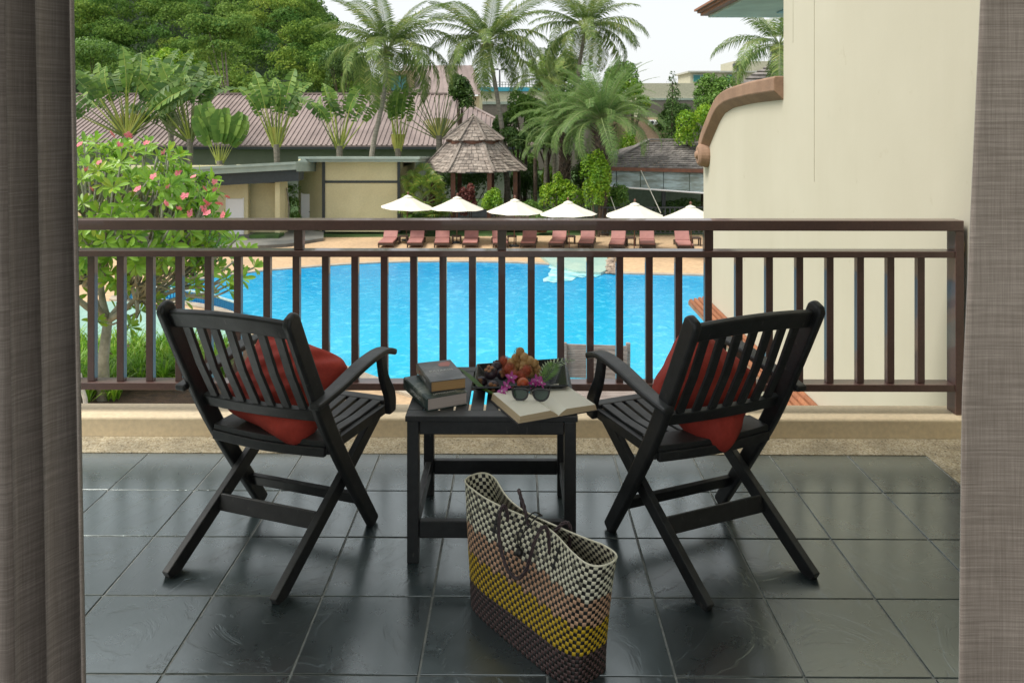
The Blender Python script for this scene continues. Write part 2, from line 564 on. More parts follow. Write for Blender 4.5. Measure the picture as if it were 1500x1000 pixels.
def shingle_mat(name, a, b, c):
    m, t, p, o = nodes(name)
    g = t.nodes.new('ShaderNodeNewGeometry')
    n = noise(t, 1.4, 6, .65, coords(t)); n2 = noise(t, 22, 3, .6, coords(t, 'Object', (1, 1, .3)))
    r = ramp(t, n.outputs[0], [(.32, b), (.62, a)])
    ri = ramp(t, g.outputs['Random Per Island'], [(0, .62), (.5, .95), (1, 1.25)])
    r2 = ramp(t, n2.outputs[0], [(.3, .7), (.65, 1.0)])
    x = mixc(t, 1.0, r.outputs[0], ri.outputs[0], 'MULTIPLY')
    lk(t, mixc(t, 1.0, x, r2.outputs[0], 'MULTIPLY'), p.inputs['Base Color'])
    p.inputs['Roughness'].default_value = .85
    return m
M_shingle = shingle_mat('weathered shingles', (.42, .36, .31), (.20, .16, .135), None)
M_shingled0 = mat('dark roof shingles', (.20, .18, .165), (.07, .062, .058), rough=.85, scale=1.0, fine=.4, detail=8)
M_glass = mat('tinted window glass', (.05, .22, .22), (.03, .14, .15), rough=.12, scale=.5)
def clear_mat():
    m, t, p, o = nodes('clear plastic blind')
    n = noise(t, 1.1, 4, .6, coords(t, 'Object', (.6, 1, 3)))
    r = ramp(t, n.outputs[0], [(.42, (.26, .29, .26)), (.62, (.55, .66, .68))])
    lk(t, r.outputs[0], p.inputs['Base Color'])
    p.inputs['Roughness'].default_value = .18
    tp = t.nodes.new('ShaderNodeBsdfTransparent'); tp.inputs[0].default_value = (.8, .88, .86, 1)
    ms = t.nodes.new('ShaderNodeMixShader'); ms.inputs[0].default_value = .55
    lk(t, tp.outputs[0], ms.inputs[1]); lk(t, p.outputs[0], ms.inputs[2]); lk(t, ms.outputs[0], o.inputs[0])
    return m
M_clear = clear_mat()
M_bark = mat('grey palm bark', (.30, .27, .22), (.17, .15, .12), rough=.9, scale=3, stretch=(1, 1, 5), bmp=.5, bscale=10, bdist=.02)
M_barkd = mat('dark bark', (.12, .085, .06), (.05, .038, .028), rough=.95, scale=4, bmp=.6, bscale=12, bdist=.03)
M_frang = mat('grey frangipani bark', (.36, .36, .29), (.20, .20, .155), rough=.85, scale=5, bmp=.4, bscale=20)
M_pet = mat('yellow green petiole', (.50, .52, .11), (.33, .40, .09), rough=.5, scale=.8)
M_petd = mat('green petiole', (.24, .30, .11), (.16, .19, .08), rough=.5, scale=.8)
M_hill = foliage('hill canopy', (.045, .13, .028), (.22, .34, .065), .36, .6, .09, .12, third=(.34, .44, .10))
M_coco = foliage('coconut frond', (.055, .11, .03), (.17, .25, .065), .3, .5, .5, .2, third=(.32, .34, .10))
M_date = foliage('date palm frond', (.055, .13, .04), (.20, .31, .09), .3, .5, .6, .2)
M_trav = foliage('traveller palm blade', (.075, .18, .035), (.24, .37, .075), .34, .5, .5, .25)
M_travd = foliage('dark traveller blade', (.045, .12, .03), (.16, .25, .06), .3, .5, .5, .25)
M_bushb = foliage('bright shrub leaves', (.06, .19, .014), (.26, .46, .03), .35, .45, .8, third=(.45, .55, .05))
M_bushm = foliage('mid green leaves', (.045, .14, .025), (.19, .33, .055), .3, .5, .7)
M_bushd = foliage('dark green leaves', (.03, .09, .02), (.11, .20, .04), .25, .5, .7)
M_fan = foliage('fan palm leaves', (.05, .15, .025), (.22, .32, .06), .35, .4, .7, third=(.40, .33, .08))
M_fleaf = foliage('frangipani leaves', (.08, .24, .022), (.30, .52, .06), .4, .35, 1.0, .5, third=(.42, .52, .06))
M_lily = foliage('strap leaves', (.06, .19, .014), (.22, .44, .035), .38, .4, .8, .4, third=(.45, .58, .08))
M_red_leaf = foliage('red cordyline leaves', (.10, .03, .03), (.25, .08, .06), .3, .5, .7)
M_pink = mat('pink petals', (.82, .30, .33), (.74, .14, .20), rough=.6, scale=9)

# ================================================================== LARGE STRUCTURE
M_shingled = shingle_mat('dark weathered shingles', (.27, .245, .225), (.10, .09, .085), None)
# ---- ground and terrain
b = MB(); b.add([(-600, -40, GZ - .12), (600, -40, GZ - .12), (600, 900, GZ - .12), (-600, 900, GZ - .12)], [(0, 1, 2, 3)])
b.build('ground', M_grass, kind='structure')
b = MB(); b.prism([(-34, 12.5), (26, 12.5), (26, 43), (6.5, 43), (-9, 42), (-34, 42)], GZ - .1, GZ)
b.build('pool_deck', M_deck, kind='structure')

# ---- pool outline (ground points)
far_px = [(160, 440), (200, 430), (250, 419), (315, 407), (380, 399), (440, 394), (520, 388), (600, 385), (700, 385), (770, 387), (835, 391), (895, 402), (960, 404), (1035, 405), (1100, 408)]
near_px = [(1600, 640), (1160, 640), (800, 625), (700, 600), (600, 573), (512, 541), (444, 514), (400, 486), (350, 458), (260, 440)]
pool = [onz(*p) for p in far_px]
pool += [Vector((14, 32, GZ)), Vector((20, 28, GZ)), Vector((22, 20, GZ))]
pool += [onz(*p) for p in near_px]
def smooth_loop(P, it=2):
    for _ in range(it):
        Q = []
        for i in range(len(P)):
            a, c = P[i], P[(i + 1) % len(P)]
            Q += [a * .75 + c * .25, a * .25 + c * .75]
        P = Q
    return P
pool = smooth_loop(pool)
def sheet(name, P, z, m, **k):
    me = bpy.data.meshes.new(name)
    bm = bmesh.new()
    vs = [bm.verts.new((p.x, p.y, z)) for p in P]
    f = bm.faces.new(vs); f.normal_update()
    if f.normal.z < 0: f.normal_flip()
    bmesh.ops.triangulate(bm, faces=[f])
    bm.to_mesh(me); bm.free(); me.materials.append(m)
    return link(name, me, **k)
sheet('pool_water', pool, GZ + .02, M_water, kind='structure')
def ring(name, P, wd, z0, z1, m, **k):
    n = len(P); cx = sum(p.x for p in P) / n; vs, fs = [], []
    area = sum(P[i].x * P[(i + 1) % n].y - P[(i + 1) % n].x * P[i].y for i in range(n))
    sg = 1 if area > 0 else -1
    for i in range(n):
        d = (P[(i + 1) % n] - P[i - 1]).normalized()
        o = Vector((d.y, -d.x, 0)) * sg * wd
        a = P[i]; c = P[i] + o
        vs += [(a.x, a.y, z0), (a.x, a.y, z1), (c.x, c.y, z1), (c.x, c.y, z0)]
    for i in range(n):
        j = (i + 1) % n
        for q in range(3):
            fs.append((4 * i + q, 4 * i + q + 1, 4 * j + q + 1, 4 * j + q))
    b = MB(); b.add(vs, fs); return b.build(name, m, **k)
ring('pool_coping', pool, .32, GZ - .05, GZ + .07, M_coping, kind='structure')

kid_px = [(60, 470), (100, 446), (160, 441), (235, 446), (300, 458), (345, 474), (380, 498), (360, 520), (300, 540), (200, 555), (60, 560)]
kid = smooth_loop([onz(*p) for p in kid_px])
sheet('children_pool_water', kid, GZ + .025, M_kid, kind='structure')

# overflow grating wall between the two pools
b_pts = [onz(*p) for p in [(170, 443), (225, 437), (270, 440), (310, 448), (352, 462)]]
g = thing('pool_divider', 'low blue slatted divider between the teal children\'s pool and the main pool', 'pool divider', (b_pts[2].x, b_pts[2].y, GZ))
inv = Vector((b_pts[2].x, b_pts[2].y, GZ))
M_divb = mat('blue tile', (.02, .20, .42), rough=.3)
M_divl = mat('pale rail', (.42, .55, .55), rough=.5)
bb = MB()
for i in range(len(b_pts) - 1):
    a, c = b_pts[i] - inv, b_pts[i + 1] - inv
    n = int((c - a).length / .12)
    for k in range(n):
        q = a.lerp(c, (k + .5) / n)
        bb.box((q.x - .025, q.y - .025, 0), (q.x + .025, q.y + .025, .36))
bb.build('slat_row', M_divb, g, kind='stuff')
MB().sweep([p - inv + Vector((0, 0, .38)) for p in b_pts], .10, .05, (0, 1, 0)).build('top_rail', M_divl, g)

# ---- the fountain ledge on the far edge, with white water
g0 = onz(800, 392)
g = thing('water_feature', 'pale aqua ledge spilling white water into the pool', 'water feature', (g0.x, g0.y, GZ))
P = [onz(*p) for p in [(790, 376), (888, 376), (893, 398), (880, 404), (845, 402), (808, 392)]]
b = MB(); b.prism([(p.x - g0.x, p.y - g0.y) for p in P], -.05, .14)
b.build('ledge', mat('aqua tiled ledge', (.40, .54, .46), (.30, .47, .42), rough=.5, scale=1.2, fine=.2), g)
P = [onz(*p, GZ + .03) for p in [(806, 389), (845, 397), (888, 402), (872, 405), (850, 406), (838, 408), (818, 412), (800, 414), (793, 411), (801, 406), (806, 399), (805, 393)]]
P = [p + Vector((random.uniform(-.12, .12), random.uniform(-.3, .3), 0)) for p in smooth_loop(P, 1)]
b = MB()
cn = sum(P, Vector()) / len(P)
vs = [(p.x - g0.x, p.y - g0.y, .035) for p in P] + [(cn.x - g0.x, cn.y - g0.y, .09)]
b.add(vs, [(i, (i + 1) % len(P), len(P)) for i in range(len(P))])
b.build('foam', M_foam, g)
g1 = onz(900, 398)
b = MB()
for i in range(60):
    q = onz(random.uniform(890, 905), random.uniform(384, 403)) - g1
    s = random.uniform(.06, .14)
    b.ball((q.x, q.y, .05 + random.uniform(0, .12)), s, 6, 4, 0, (1.2, 1, .7))
b.build('pebble_pile', mat('river pebbles', (.42, .33, .25), (.18, .14, .11), rough=.8, scale=3), None, loc=(g1.x, g1.y, GZ), kind='stuff',
        label='small heap of brown river pebbles beside the pale aqua ledge', cat='pebbles')

# ---- planting bed and grey paving
b = MB(); bp = [onz(*p, GZ + .0) for p in [(60, 600), (60, 505), (200, 505), (300, 500), (400, 515), (440, 545), (450, 600)]]
b.prism([(p.x, p.y) for p in bp], GZ - .05, GZ + .05); b.build('planting_bed', M_soil, kind='structure')
b = MB(); bp = [onz(*p) for p in [(120, 372), (305, 369), (420, 362), (474, 353), (474, 344), (430, 338), (330, 338), (120, 338)]]
b.prism([(p.x, p.y) for p in bp], GZ - .05, GZ + .16); b.build('changing_room_paving', M_conc, kind='structure')

# ---- balcony floor: bed, tiles, pebble border, kerb
b = MB(); b.box((-3.2, -1.6, -.30), (2.256, 3.903, -.0045)); floor = b.build('balcony_floor', M_grout, kind='structure')
TS = .3675
b = MB()
b.box((-TS / 2 + .0035, -TS / 2 + .0035, -.010), (TS / 2 - .0035, TS / 2 - .0035, 0))
tile_me = b.mesh('floor_tile', M_slate, bevel=.0013)
for j in range(11):
    for i in range(14):
        cx = 1.92 - TS * (i + .5); cy = 3.717 - TS * (j + .5)
        if cy < -.3 or (cy < 1.5 and abs(cx) > 1.7): continue
        o = link('floor_tile', tile_me, floor, (cx, cy, random.uniform(-.0012, .0004)), (R(random.uniform(-.12, .12)), R(random.uniform(-.12, .12)), math.pi / 2 * random.randrange(4)))
b = MB(); b.box((-3.2, 3.721, -.003), (2.258, 3.905, .001)); b.box((1.925, -1.0, -.003), (2.258, 3.721, .001))
b.build('pebble_border', M_pebble, kind='structure')
b = MB(); b.box((-3.2, 3.907, -.34), (2.262, 4.10, .098)); b.build('kerb', M_kerb, kind='structure', bevel=.012, seg=3)

# ---- balcony railing
rl = thing('balcony_railing', 'brown steel railing running along the cream kerb of the balcony', 'railing', (0, 4.0, .098))
def rb(lo, hi, name, me=None):
    b = MB(); b.box(lo, hi)
    return b.build(name, M_rail, rl, bevel=.003, seg=2)
oz = .098; oy = 4.0
rb((-3.1, 3.958 - oy, 1.022 - oz), (2.238, 4.046 - oy, 1.074 - oz), 'top_rail')
rb((-3.1, 3.965 - oy, .886 - oz), (2.197, 4.05 - oy, .918 - oz), 'middle_rail')
rb((-3.1, 3.965 - oy, .212 - oz), (2.197, 4.05 - oy, .248 - oz), 'bottom_rail')
def postbox(n, w_, z0, z1, y0, y1):
    b = MB(); b.box((-w_ / 2, y0 - oy, z0 - oz), (w_ / 2, y1 - oy, z1 - oz)); return b.mesh(n, M_rail, bevel=.0025, seg=2)
balu = postbox('baluster', .036, .249, .885, 3.985, 4.022)
post_top = postbox('short_post', .045, .919, 1.021, 3.985, 4.03)
def Xr(px, Y=3.985): return (px - 759) / F * Y
xs = [735 + 43.2 * k for k in range(-18, 8)] + [1038 + 44.2 * k for k in range(1, 8)]
for x in xs:
    link('baluster', balu, rl, (Xr(x), 0, 0))
for x in (735 - 604.8 * 1.0 - 0, 436, 735, 1038):
    if x == 735 - 604.8: continue
    link('short_post', post_top, rl, (Xr(x), 0, 0))
b = MB(); b.box((2.198, 3.96 - oy, 0), (2.240, 4.045 - oy, 1.021 - oz)); b.build('end_post', M_rail, rl, bevel=.003, seg=2)
for z_ in (.915, .24):
    MB().box((2.2415, 3.99 - oy, z_ - oz), (2.2595, 4.02 - oy, z_ + .05 - oz)).build('wall_bracket', M_kerb, rl)

# ---- fin wall on the right with scrolled cap
wt = thing('garden_fin_wall', 'tall cream plaster wall with a curved terracotta cap ending in a scroll', 'wall', (2.26, 4.0, GZ))
WX = 2.262
def WP(px, py):
    Y = (WX * F) / (px - 759); return (Y, H + (170 - py) * Y / F)
curve = [WP(1147, 146), WP(1120, 149), WP(1100, 152), WP(1075, 158), WP(1062, 166), WP(1055, 177), WP(1047, 195), WP(1040, 212), WP(1036, 226)]
prof = [(-.5, GZ), (9.59, GZ), (9.59, 1.05)] + [c for c in reversed(curve)] + [(6.70, 6.2), (-.5, 6.2)]
n = len(prof); b = MB()
vs = [(0, y - 4, z - GZ) for y, z in prof] + [(.2, y - 4, z - GZ) for y, z in prof]
b.add(vs, [tuple(range(n)), tuple(reversed(range(n, 2 * n)))] + [(i, (i + 1) % n, n + (i + 1) % n, n + i) for i in range(n)])
b.build('wall_panel', M_wall, wt)
b = MB(); cp = [Vector((0, y - 4, z - GZ)) for y, z in curve]
# resample the cap path smoothly
def catmull(P, k=5):
    out = []
    for i in range(len(P) - 1):
        p0, p1, p2, p3 = P[max(i - 1, 0)], P[i], P[i + 1], P[min(i + 2, len(P) - 1)]
        for j in range(k):
            t_ = j / k
            out.append(.5 * ((2 * p1) + (p2 - p0) * t_ + (2 * p0 - 5 * p1 + 4 * p2 - p3) * t_ ** 2 + (3 * p1 - p0 - 3 * p2 + p3) * t_ ** 3))
    out.append(P[-1]); return out
cp = catmull(cp)
cross = [(0.001, -.005), (-.085, .075), (-.085, .185), (-.07, .20), (.26, .20), (.26, -.005)]
vs, fs = [], []
for i, p in enumerate(cp):
    d = (cp[min(i + 1, len(cp) - 1)] - cp[max(i - 1, 0)]).normalized()
    nn = Vector((0, -d.z, d.y))
    if nn.z < 0 and i < 4: nn = -nn
    for (cx, cn_) in cross:
        vs.append(p + Vector((cx, 0, 0)) + nn * cn_)
k6 = len(cross)
for i in range(len(cp) - 1):
    for q in range(k6):
        fs.append((i * k6 + q, i * k6 + (q + 1) % k6, (i + 1) * k6 + (q + 1) % k6, (i + 1) * k6 + q))
fs += [tuple(range(k6)), tuple(range((len(cp) - 1) * k6, len(cp) * k6))]
b.add(vs, fs); b.build('wall_cap', M_cap, wt, bevel=.006)
rotx = Matrix.Rotation(R(-90), 3, 'Y')
b = MB(); b.lathe((.20, 9.40 - 4, 1.135 - GZ), [(.01, 0), (.14, 0), (.15, .22), (.13, .30), (.10, .32), (.05, .32), (.04, .345), (.01, .35)], 24, rot=rotx)
b.build('scroll', M_cap, wt, smooth=False, bevel=.004)
M_joint = mat('plaster crack', (.46, .44, .34), rough=.9)
yj = WX * F / (1192 - 759)
b = MB(); b.box((-.003, yj - 4 - .002, 6.0), (.001, yj - 4 + .002, 10.8)); b.build('expansion_joint', M_joint, wt)
yj = WX * F / (1161 - 759)
b = MB(); b.box((-.002, yj - 4 - .003, 7.1), (.001, yj - 4 + .003, 10.8)); b.build('expansion_joint', M_joint, wt)

# clay ledge on the fin wall
lg = thing('clay_ledge', 'narrow ledge of orange clay roof tiles along the foot of the cream wall', 'tiled ledge', (2.16, 7, -.62))
MB().box((-.10, -2.6, -.06), (.098, 2.52, -.015)).build('ledge_slab', M_cap, lg)
b = MB(); prf = [(math.cos(a) * .028, math.sin(a) * .032) for a in [math.pi * i / 6 for i in range(7)]]
vs = [(x, 0, z) for x, z in prf] + [(x * .88, .36, z * .88 + .0) for x, z in prf]
b.add(vs, [(i, i + 1, 8 + i, 7 + i) for i in range(6)] + [tuple(range(7)), tuple(range(7, 14))])
ct = b.mesh('roof_tile', M_clay)
for i in range(4):
    for j in range(15):
        link('roof_tile', ct, lg, (-.078 + .052 * i, -2.58 + .335 * j, -.014 + .012 * i), (R(1.0), 0, 0))

# ---- balcony ceiling and facade wall round the door opening
b = MB(); b.box((-3.4, 1.36, 3.0), (2.258, 3.3, 3.2)); b.build('balcony_ceiling', M_ceil, kind='structure')
b = MB(); b.box((-3.4, 1.36, -.011), (-.86, 1.50, 2.998)); b.box((.92, 1.36, -.011), (2.258, 1.50, 2.998)); b.box((-.86, 1.36, 2.35), (.92, 1.50, 2.998))
b.build('facade_wall', M_wall, kind='structure')
g = thing('door_frame', 'varnished timber door frame just behind the brown left curtain', 'door frame', (-.80, 1.33, 0))
MB().box((-.03, -.03, 0), (.02, .02, 2.3)).build('jamb', M_frame, g, bevel=.003)

# curtains
def curtain(name, fx, y0, label, ptsfn, z0=.02, z1=2.5):
    n = 90; rows = 30; V = []; Q = []
    for r_ in range(rows + 1):
        z = z0 + (z1 - z0) * r_ / rows
        for i in range(n + 1):
            x, y = ptsfn(i / n, z)
            V.append((x, y, z))
    for r_ in range(rows):
        for i in range(n):
            a = r_ * (n + 1) + i
            Q.append((a, a + 1, a + n + 2, a + n + 1))
    me = npmesh(name, V, Q, M_curtain, smooth=True)
    o = link(name, me, None, label=label, cat='curtain')
    sm = o.modifiers.new('thick', 'SOLIDIFY'); sm.thickness = .004
    return o
def left_c(s, z):
    edge = (118 - 759) / F * 1.2 - .014 * (z - 1.0)
    x = -1.45 + (edge + 1.45) * s
    f = max(0, (s - .83) / .17)
    y = 1.2 + .012 * math.sin(s * 9 + z * .6)
    if f > 0:
        y += .030 * math.sin(f * 2 * math.pi * 2.6) * min(1, f * 4)
        x += .006 * math.sin(f * 2 * math.pi * 2.6 * 2)
    return x, y
def right_c(s, z):
    edge = (1408 - 759) / F * 1.2 + .010 * (z - .73) + .035 * max(0, z - 1.15)
    x = edge + .75 * s
    y = 1.2 + .008 * math.sin(s * 11 + 1 + z * .5) + .05 * s
    return x, y
curtain('curtain', 0, 0, 'brown linen curtain with bunched folds, left of the balcony opening', left_c)
curtain('curtain', 0, 0, 'pale grey brown linen curtain hanging flat beside the fin wall', right_c)

# ---- eave of the neighbouring roof
A_, B_, C_ = onz(1026, 27, 3.0), onz(1150, 27, 3.0), onz(1078, 0, 3.0)
ev = thing('roof_eave', 'terracotta edged roof eave with pale soffit projecting beyond the fin wall', 'eave', (A_.x, A_.y, 3.0))
e1 = (B_ - A_).normalized() * 5.0; e2 = (C_ - A_).normalized() * 4.0
cen = (e1 + e2) * .5
poly0 = [Vector((0, 0, 0)), e1, e1 + e2, e2]
def off(P, d):
    return [(p + (cen - p).normalized() * d) for p in P]
b = MB(); b.prism([(p.x, p.y) for p in off(poly0, .12)], 0.0, .03); b.build('soffit', mat('pale soffit', (.52, .60, .58), rough=.7, scale=2), ev)
P1 = off(poly0, .55); P2 = off(poly0, 1.1)
MB().prism([(p.x, p.y) for p in P2], -.02, -.003).build('painted_pool_glow', mat('blue pool glow paint', (.30, .47, .60), rough=.7), ev)  # blue sheet paints the pool's reflected light onto the soffit
b = MB()
for za, zb, d in ((.031, .07, .0), (.071, .10, -.05), (.101, .13, -.10)):
    b.prism([(p.x, p.y) for p in off(poly0, d)], za, zb)
b.build('fascia', mat('terracotta fascia', (.33, .15, .09), (.26, .12, .07), rough=.7, scale=3), ev)
b = MB(); Pt = off(poly0, .0)
b.add([(p.x, p.y, .131) for p in Pt] + [(cen.x, cen.y, 1.6)], [(0, 1, 4), (1, 2, 4), (2, 3, 4), (3, 0, 4)])
b.build('roof_slope', M_clay, ev)
b = MB(); b.box((4.4, .6, -7.9), (6.5, 5, -.021)); b.build('tower_wall', M_wall, ev)

# ================================================================== BUILDINGS
def rect_wall(b, lo, hi, mi=0): b.box(lo, hi, mi)
# -- changing room, right block
O = onz(475, 333)
cr = thing('changing_room', 'flat roofed yellow beige changing room with dark steel posts and white doors', 'building', (O.x, O.y, GZ))
def L(p): return Vector((p.x - O.x, p.y - O.y, p.z - GZ))
def wallpoly(name, pts, m, thick=.2, parent=cr):
    """vertical wall through ground polyline pts [(px,py_base)], top z given"""
yb = 44.0
zt = at(520, 236, yb).z - GZ
xL = at(475, 300, yb).x - O.x; xR = at(585, 300, yb).x - O.x
dy = yb - O.y
b = MB(); b.box((xL, dy, 0), (xR, dy + 1.5, zt)); b.box((xL, dy + 1.501, 0), (xR, dy + 6.9, zt - .45)); b.build('wall', M_beige, cr)
# angled wall between block and the recess
y2 = 46.0
x2 = at(437, 300, y2).x - O.x
b = MB(); b.prism([(xL, dy + .05), (xL, dy + .3), (x2, y2 - O.y + .3), (x2, y2 - O.y)], 0, zt - .02); b.build('wall', M_beige, cr)
# horizontal steel band + posts
zb_ = at(520, 268, yb).z - GZ
MB().box((xL, dy - .05, zb_), (xR + .03, dy - .004, zb_ + .13)).build('steel_band', M_dark, cr)
for px_ in (474.5, 584.5):
    x = at(px_, 300, yb).x - O.x
    MB().box((x - .08, dy - .12, 0), (x + .08, dy - .055, zt)).build('steel_post', M_dark, cr)
def roofband(b, A, B_, h, dep, drop=.07):
    vs = []
    for q in (A, B_):
        vs += [(q.x, q.y, q.z - h), (q.x, q.y, q.z), (q.x, q.y + dep, q.z - dep * drop), (q.x, q.y + dep, q.z - h - dep * drop)]
    b.add(vs, [(0, 1, 5, 4), (1, 2, 6, 5), (2, 3, 7, 6), (3, 0, 4, 7), (0, 3, 2, 1), (4, 5, 6, 7)])
# roof slab right
zr = at(520, 229, yb).z - GZ
xRR = at(613, 228, yb - .8).x - O.x
b = MB(); xa_ = at(447, 230, yb).x - O.x
roofband(b, Vector((xa_, dy - .9, zr - .1)), Vector((xRR, dy - .9, zr - .1)), zr - .1 - zt - .002, 7.5, .05); roofband(b, Vector((xa_ - .1, dy - 1.05, zr + .03)), Vector((xRR + .1, dy - 1.05, zr + .03)), .128, 7.6, .05); b.build('roof', M_green, cr)
# left wing (nearer), roof slopes down to the left in the picture
yl = 39.5
def P3(px, py, Y): q = at(px, py, Y); return Vector((q.x - O.x, q.y - O.y, q.z - GZ))
a0, a1 = P3(100, 258, yl - 1.5), P3(434, 240, yl + 1.2); a2 = P3(449, 233, yl + 4)
b = MB(); roofband(b, a0, a1, .30, 9); b.build('wing_roof', M_green, cr)
b = MB(); roofband(b, a0 + Vector((0, -.12, .12)), a1 + Vector((.02, -.12, .12)), .14, 9.2); b.build('wing_roof_edge', M_green, cr)
b = MB(); roofband(b, a1 + Vector((.005, 0, .1)), a2 + Vector((0, 0, .1)), .5, 6); b.build('roof_link', M_green, cr)
# shade under the wing roof, put in as a dark panel
b = MB(); roofband(b, a0 + Vector((.05, .5, -.31)), a1 + Vector((-.02, .5, -.31)), .62, 1.0, 0); b.build('roof_shade_panel', M_dark, cr)
for px_, py_ in ((294, 269), (311, 262), (352, 267), (371, 259)):
    q = P3(px_, py_, yl - 1.05 + (px_ - 100) / 334 * 2.7 + .42)
    MB().lathe(tuple(q), [(.09, -.05), (.09, .05), (.03, .05)], 10).build('downlight', M_white, cr)
# rear wall of wing
yw = 42.0
zt2 = P3(400, 270, yw).z
b = MB(); b.box((P3(100, 300, yw).x, yw - O.y, 0), (P3(363, 300, yw).x, yw - O.y + .25, zt2 + 1.0)); b.build('wall', M_beige, cr)
b = MB(); b.box((P3(363, 300, yw).x - .9, yw - O.y + .7, 0), (P3(407, 300, yw).x, yw - O.y + .95, zt2 + 1.0)); b.build('wall', M_beige, cr)
b = MB(); b.box((P3(407, 300, yw).x + .001, yw - O.y - .5, 0), (P3(414, 300, yw).x, yw - O.y + .95, zt2 + 1.0)); b.build('wall', M_beige, cr)
MB().box((P3(250, 300, yw).x, yw - O.y - .08, zt2 + .06), (P3(408, 300, yw).x, yw - O.y - .004, zt2 + .28)).build('steel_band', M_dark, cr)
def door(px0, px1, py0, Yd, parent=cr):
    a = P3(px0, py0, Yd); c = P3(px1, py0, Yd)
    d = MB().box((a.x, a.y - .06, .1), (c.x, a.y - .004, a.z)).build('door', M_white, parent, bevel=.01)
    MB().box((a.x - .06, a.y - .075, .05), (a.x - .003, a.y - .004, a.z + .05)).box((c.x + .003, a.y - .075, .05), (c.x + .06, a.y - .004, a.z + .05)).build('frame', M_white, d)
    MB().box((c.x - .15, a.y - .12, a.z * .48), (c.x - .08, a.y - .062, a.z * .5)).build('handle', M_dark, d)
door(333, 356, 291, yw)
door(443, 457, 284, 45.2)
# planter green in front of recess
b = MB(); b.box((P3(365, 340, 40.6).x, 40.6 - O.y, .1), (P3(408, 340, 40.6).x, 41.6 - O.y, .32)); b.build('lawn_strip', M_grass, cr)
# climber on the wing end
cl = thing('climbing_plant', 'green climber covering the narrow wall between the changing room doors', 'plant', tuple(onz(427, 345)))
lb = []
for i in range(14):
    q = at(random.uniform(417, 437), random.uniform(276, 335), 44.5) - Vector(cl.location)
    lb.append((q.x, q.y, q.z, .35, .25, .4))
leafy('foliage', M_bushm, cl, lb, 1500, .13)
MB().tube([(-.2, -.1, 0), (-.1, -.1, 1.5), (-.25, -.05, 2.6)], .04, 6).build('stem', M_bark, cl)

# -- long mauve metal roofed hall
yE, yR = 62.0, 72.0
eL, eR = at(60, 221, yE), at(640, 213, yE)
zE = eR.z; zR = at(300, 138, yR).z
xl = at(60, 200, yE).x; xr_e = at(800, 200, yE).x; xr_r = at(655, 142, yR).x
hall = thing('long_hall', 'long low hall with a seamed mauve metal roof beyond the changing room', 'building', (xl, yE, GZ))
def HL(x, y, z): return (x - xl, y - yE, z - GZ)
b = MB()
b.add([HL(xl - 8, yE, zE), HL(xr_e, yE, zE), HL(xr_r, yR, zR), HL(xl - 8, yR, zR), HL(xl - 8, yE, zE - .15), HL(xr_e, yE, zE - .15), HL(xr_e, yR + 8, zE), HL(xl - 8, yR + 8, zE)],
      [(0, 1, 2, 3), (4, 5, 1, 0), (1, 6, 2), (2, 6, 7, 3)])
b.build('roof', M_redroof, hall)
# standing seams
b = MB(); nx = 120
sl = Vector((0, yR - yE, zR - zE))
for i in range(nx):
    x = xl - 8 + (xr_e - xl + 8) * (i + .5) / nx
    k = 1.0 if x < xr_r else max(.05, (xr_e - x) / (xr_e - xr_r))
    p0 = Vector(HL(x, yE - .02, zE + .03)); p1 = p0 + sl * k
    b.sweep([p0, p1], .09, .09, (1, 0, 0))
b.build('roof_seams', M_redroof, hall, kind='stuff')
MB().box(HL(xl - 8, yR - .25, zR - .02), HL(xr_r, yR + .25, zR + .12)).build('ridge_cap', M_redroof, hall)
MB().sweep([HL(xr_r, yR, zR + .05), HL(xr_e, yE, zE + .05)], .3, .12, (1, .3, 0)).build('hip_cap', M_redroof, hall)
MB().box(HL(xl - 8, yE - .15, zE - .32), HL(xr_e, yE - .02, zE - .12)).build('gutter', M_dark, hall)
MB().box(HL(xl - 7, yE + 1.0, GZ - .1), HL(xr_e - 1.2, yE + 1.3, zE - .02)).build('wall', M_greywall, hall)
# -- taller mauve roofed house behind with green window (570-705, 95-140)
yh = 84
A = at(650, 96, yh); Bp = at(692, 96, yh); Cc = at(706, 139, yh - 5); Dd = at(640, 139, yh - 5)
hs = thing('mauve_roofed_house', 'mauve roofed house with a green window behind the coconut palms', 'building', (A.x, yh, GZ))
def q3(v): return (v.x - A.x, v.y - yh, v.z - GZ)
b = MB(); A2 = at(590, 96, yh); D2 = at(585, 139, yh - 5)
b.add([q3(A2), q3(Bp), q3(Cc), q3(D2)], [(0, 1, 2, 3)])
ro = b.build('roof', M_redroof, hs)
b = MB()
for i in range(14):
    t_ = (i + .5) / 14
    p0 = Vector(q3(A2)).lerp(Vector(q3(Bp)), t_); p1 = Vector(q3(D2)).lerp(Vector(q3(Cc)), t_)
    b.sweep([p0, p1], .1, .1)
b.build('roof_seams', M_redroof, hs, kind='stuff')
xa, xb = at(560, 120, yh - 4).x - A.x, at(702, 120, yh - 4).x - A.x
MB().box((xa, -4, 0), (xb, 3, at(600, 141, yh - 4).z - GZ)).build('wall', M_beige, hs)
xa, xb = at(566, 120, yh - 4).x - A.x, at(606, 120, yh - 4).x - A.x
MB().box((xa, -4.0, 0), (xb, 0, at(585, 104, yh - 4).z - GZ)).build('wall', mat('tan wall', (.42, .30, .20)), hs)
xa, xb = at(572, 120, yh - 4.2).x - A.x, at(596, 120, yh - 4.2).x - A.x
z0, z1 = at(585, 134, yh - 4.2).z - GZ, at(585, 110, yh - 4.2).z - GZ
wn = MB().box((xa, -4.2, z0), (xb, -4.01, z1)).build('window', M_dark, hs)
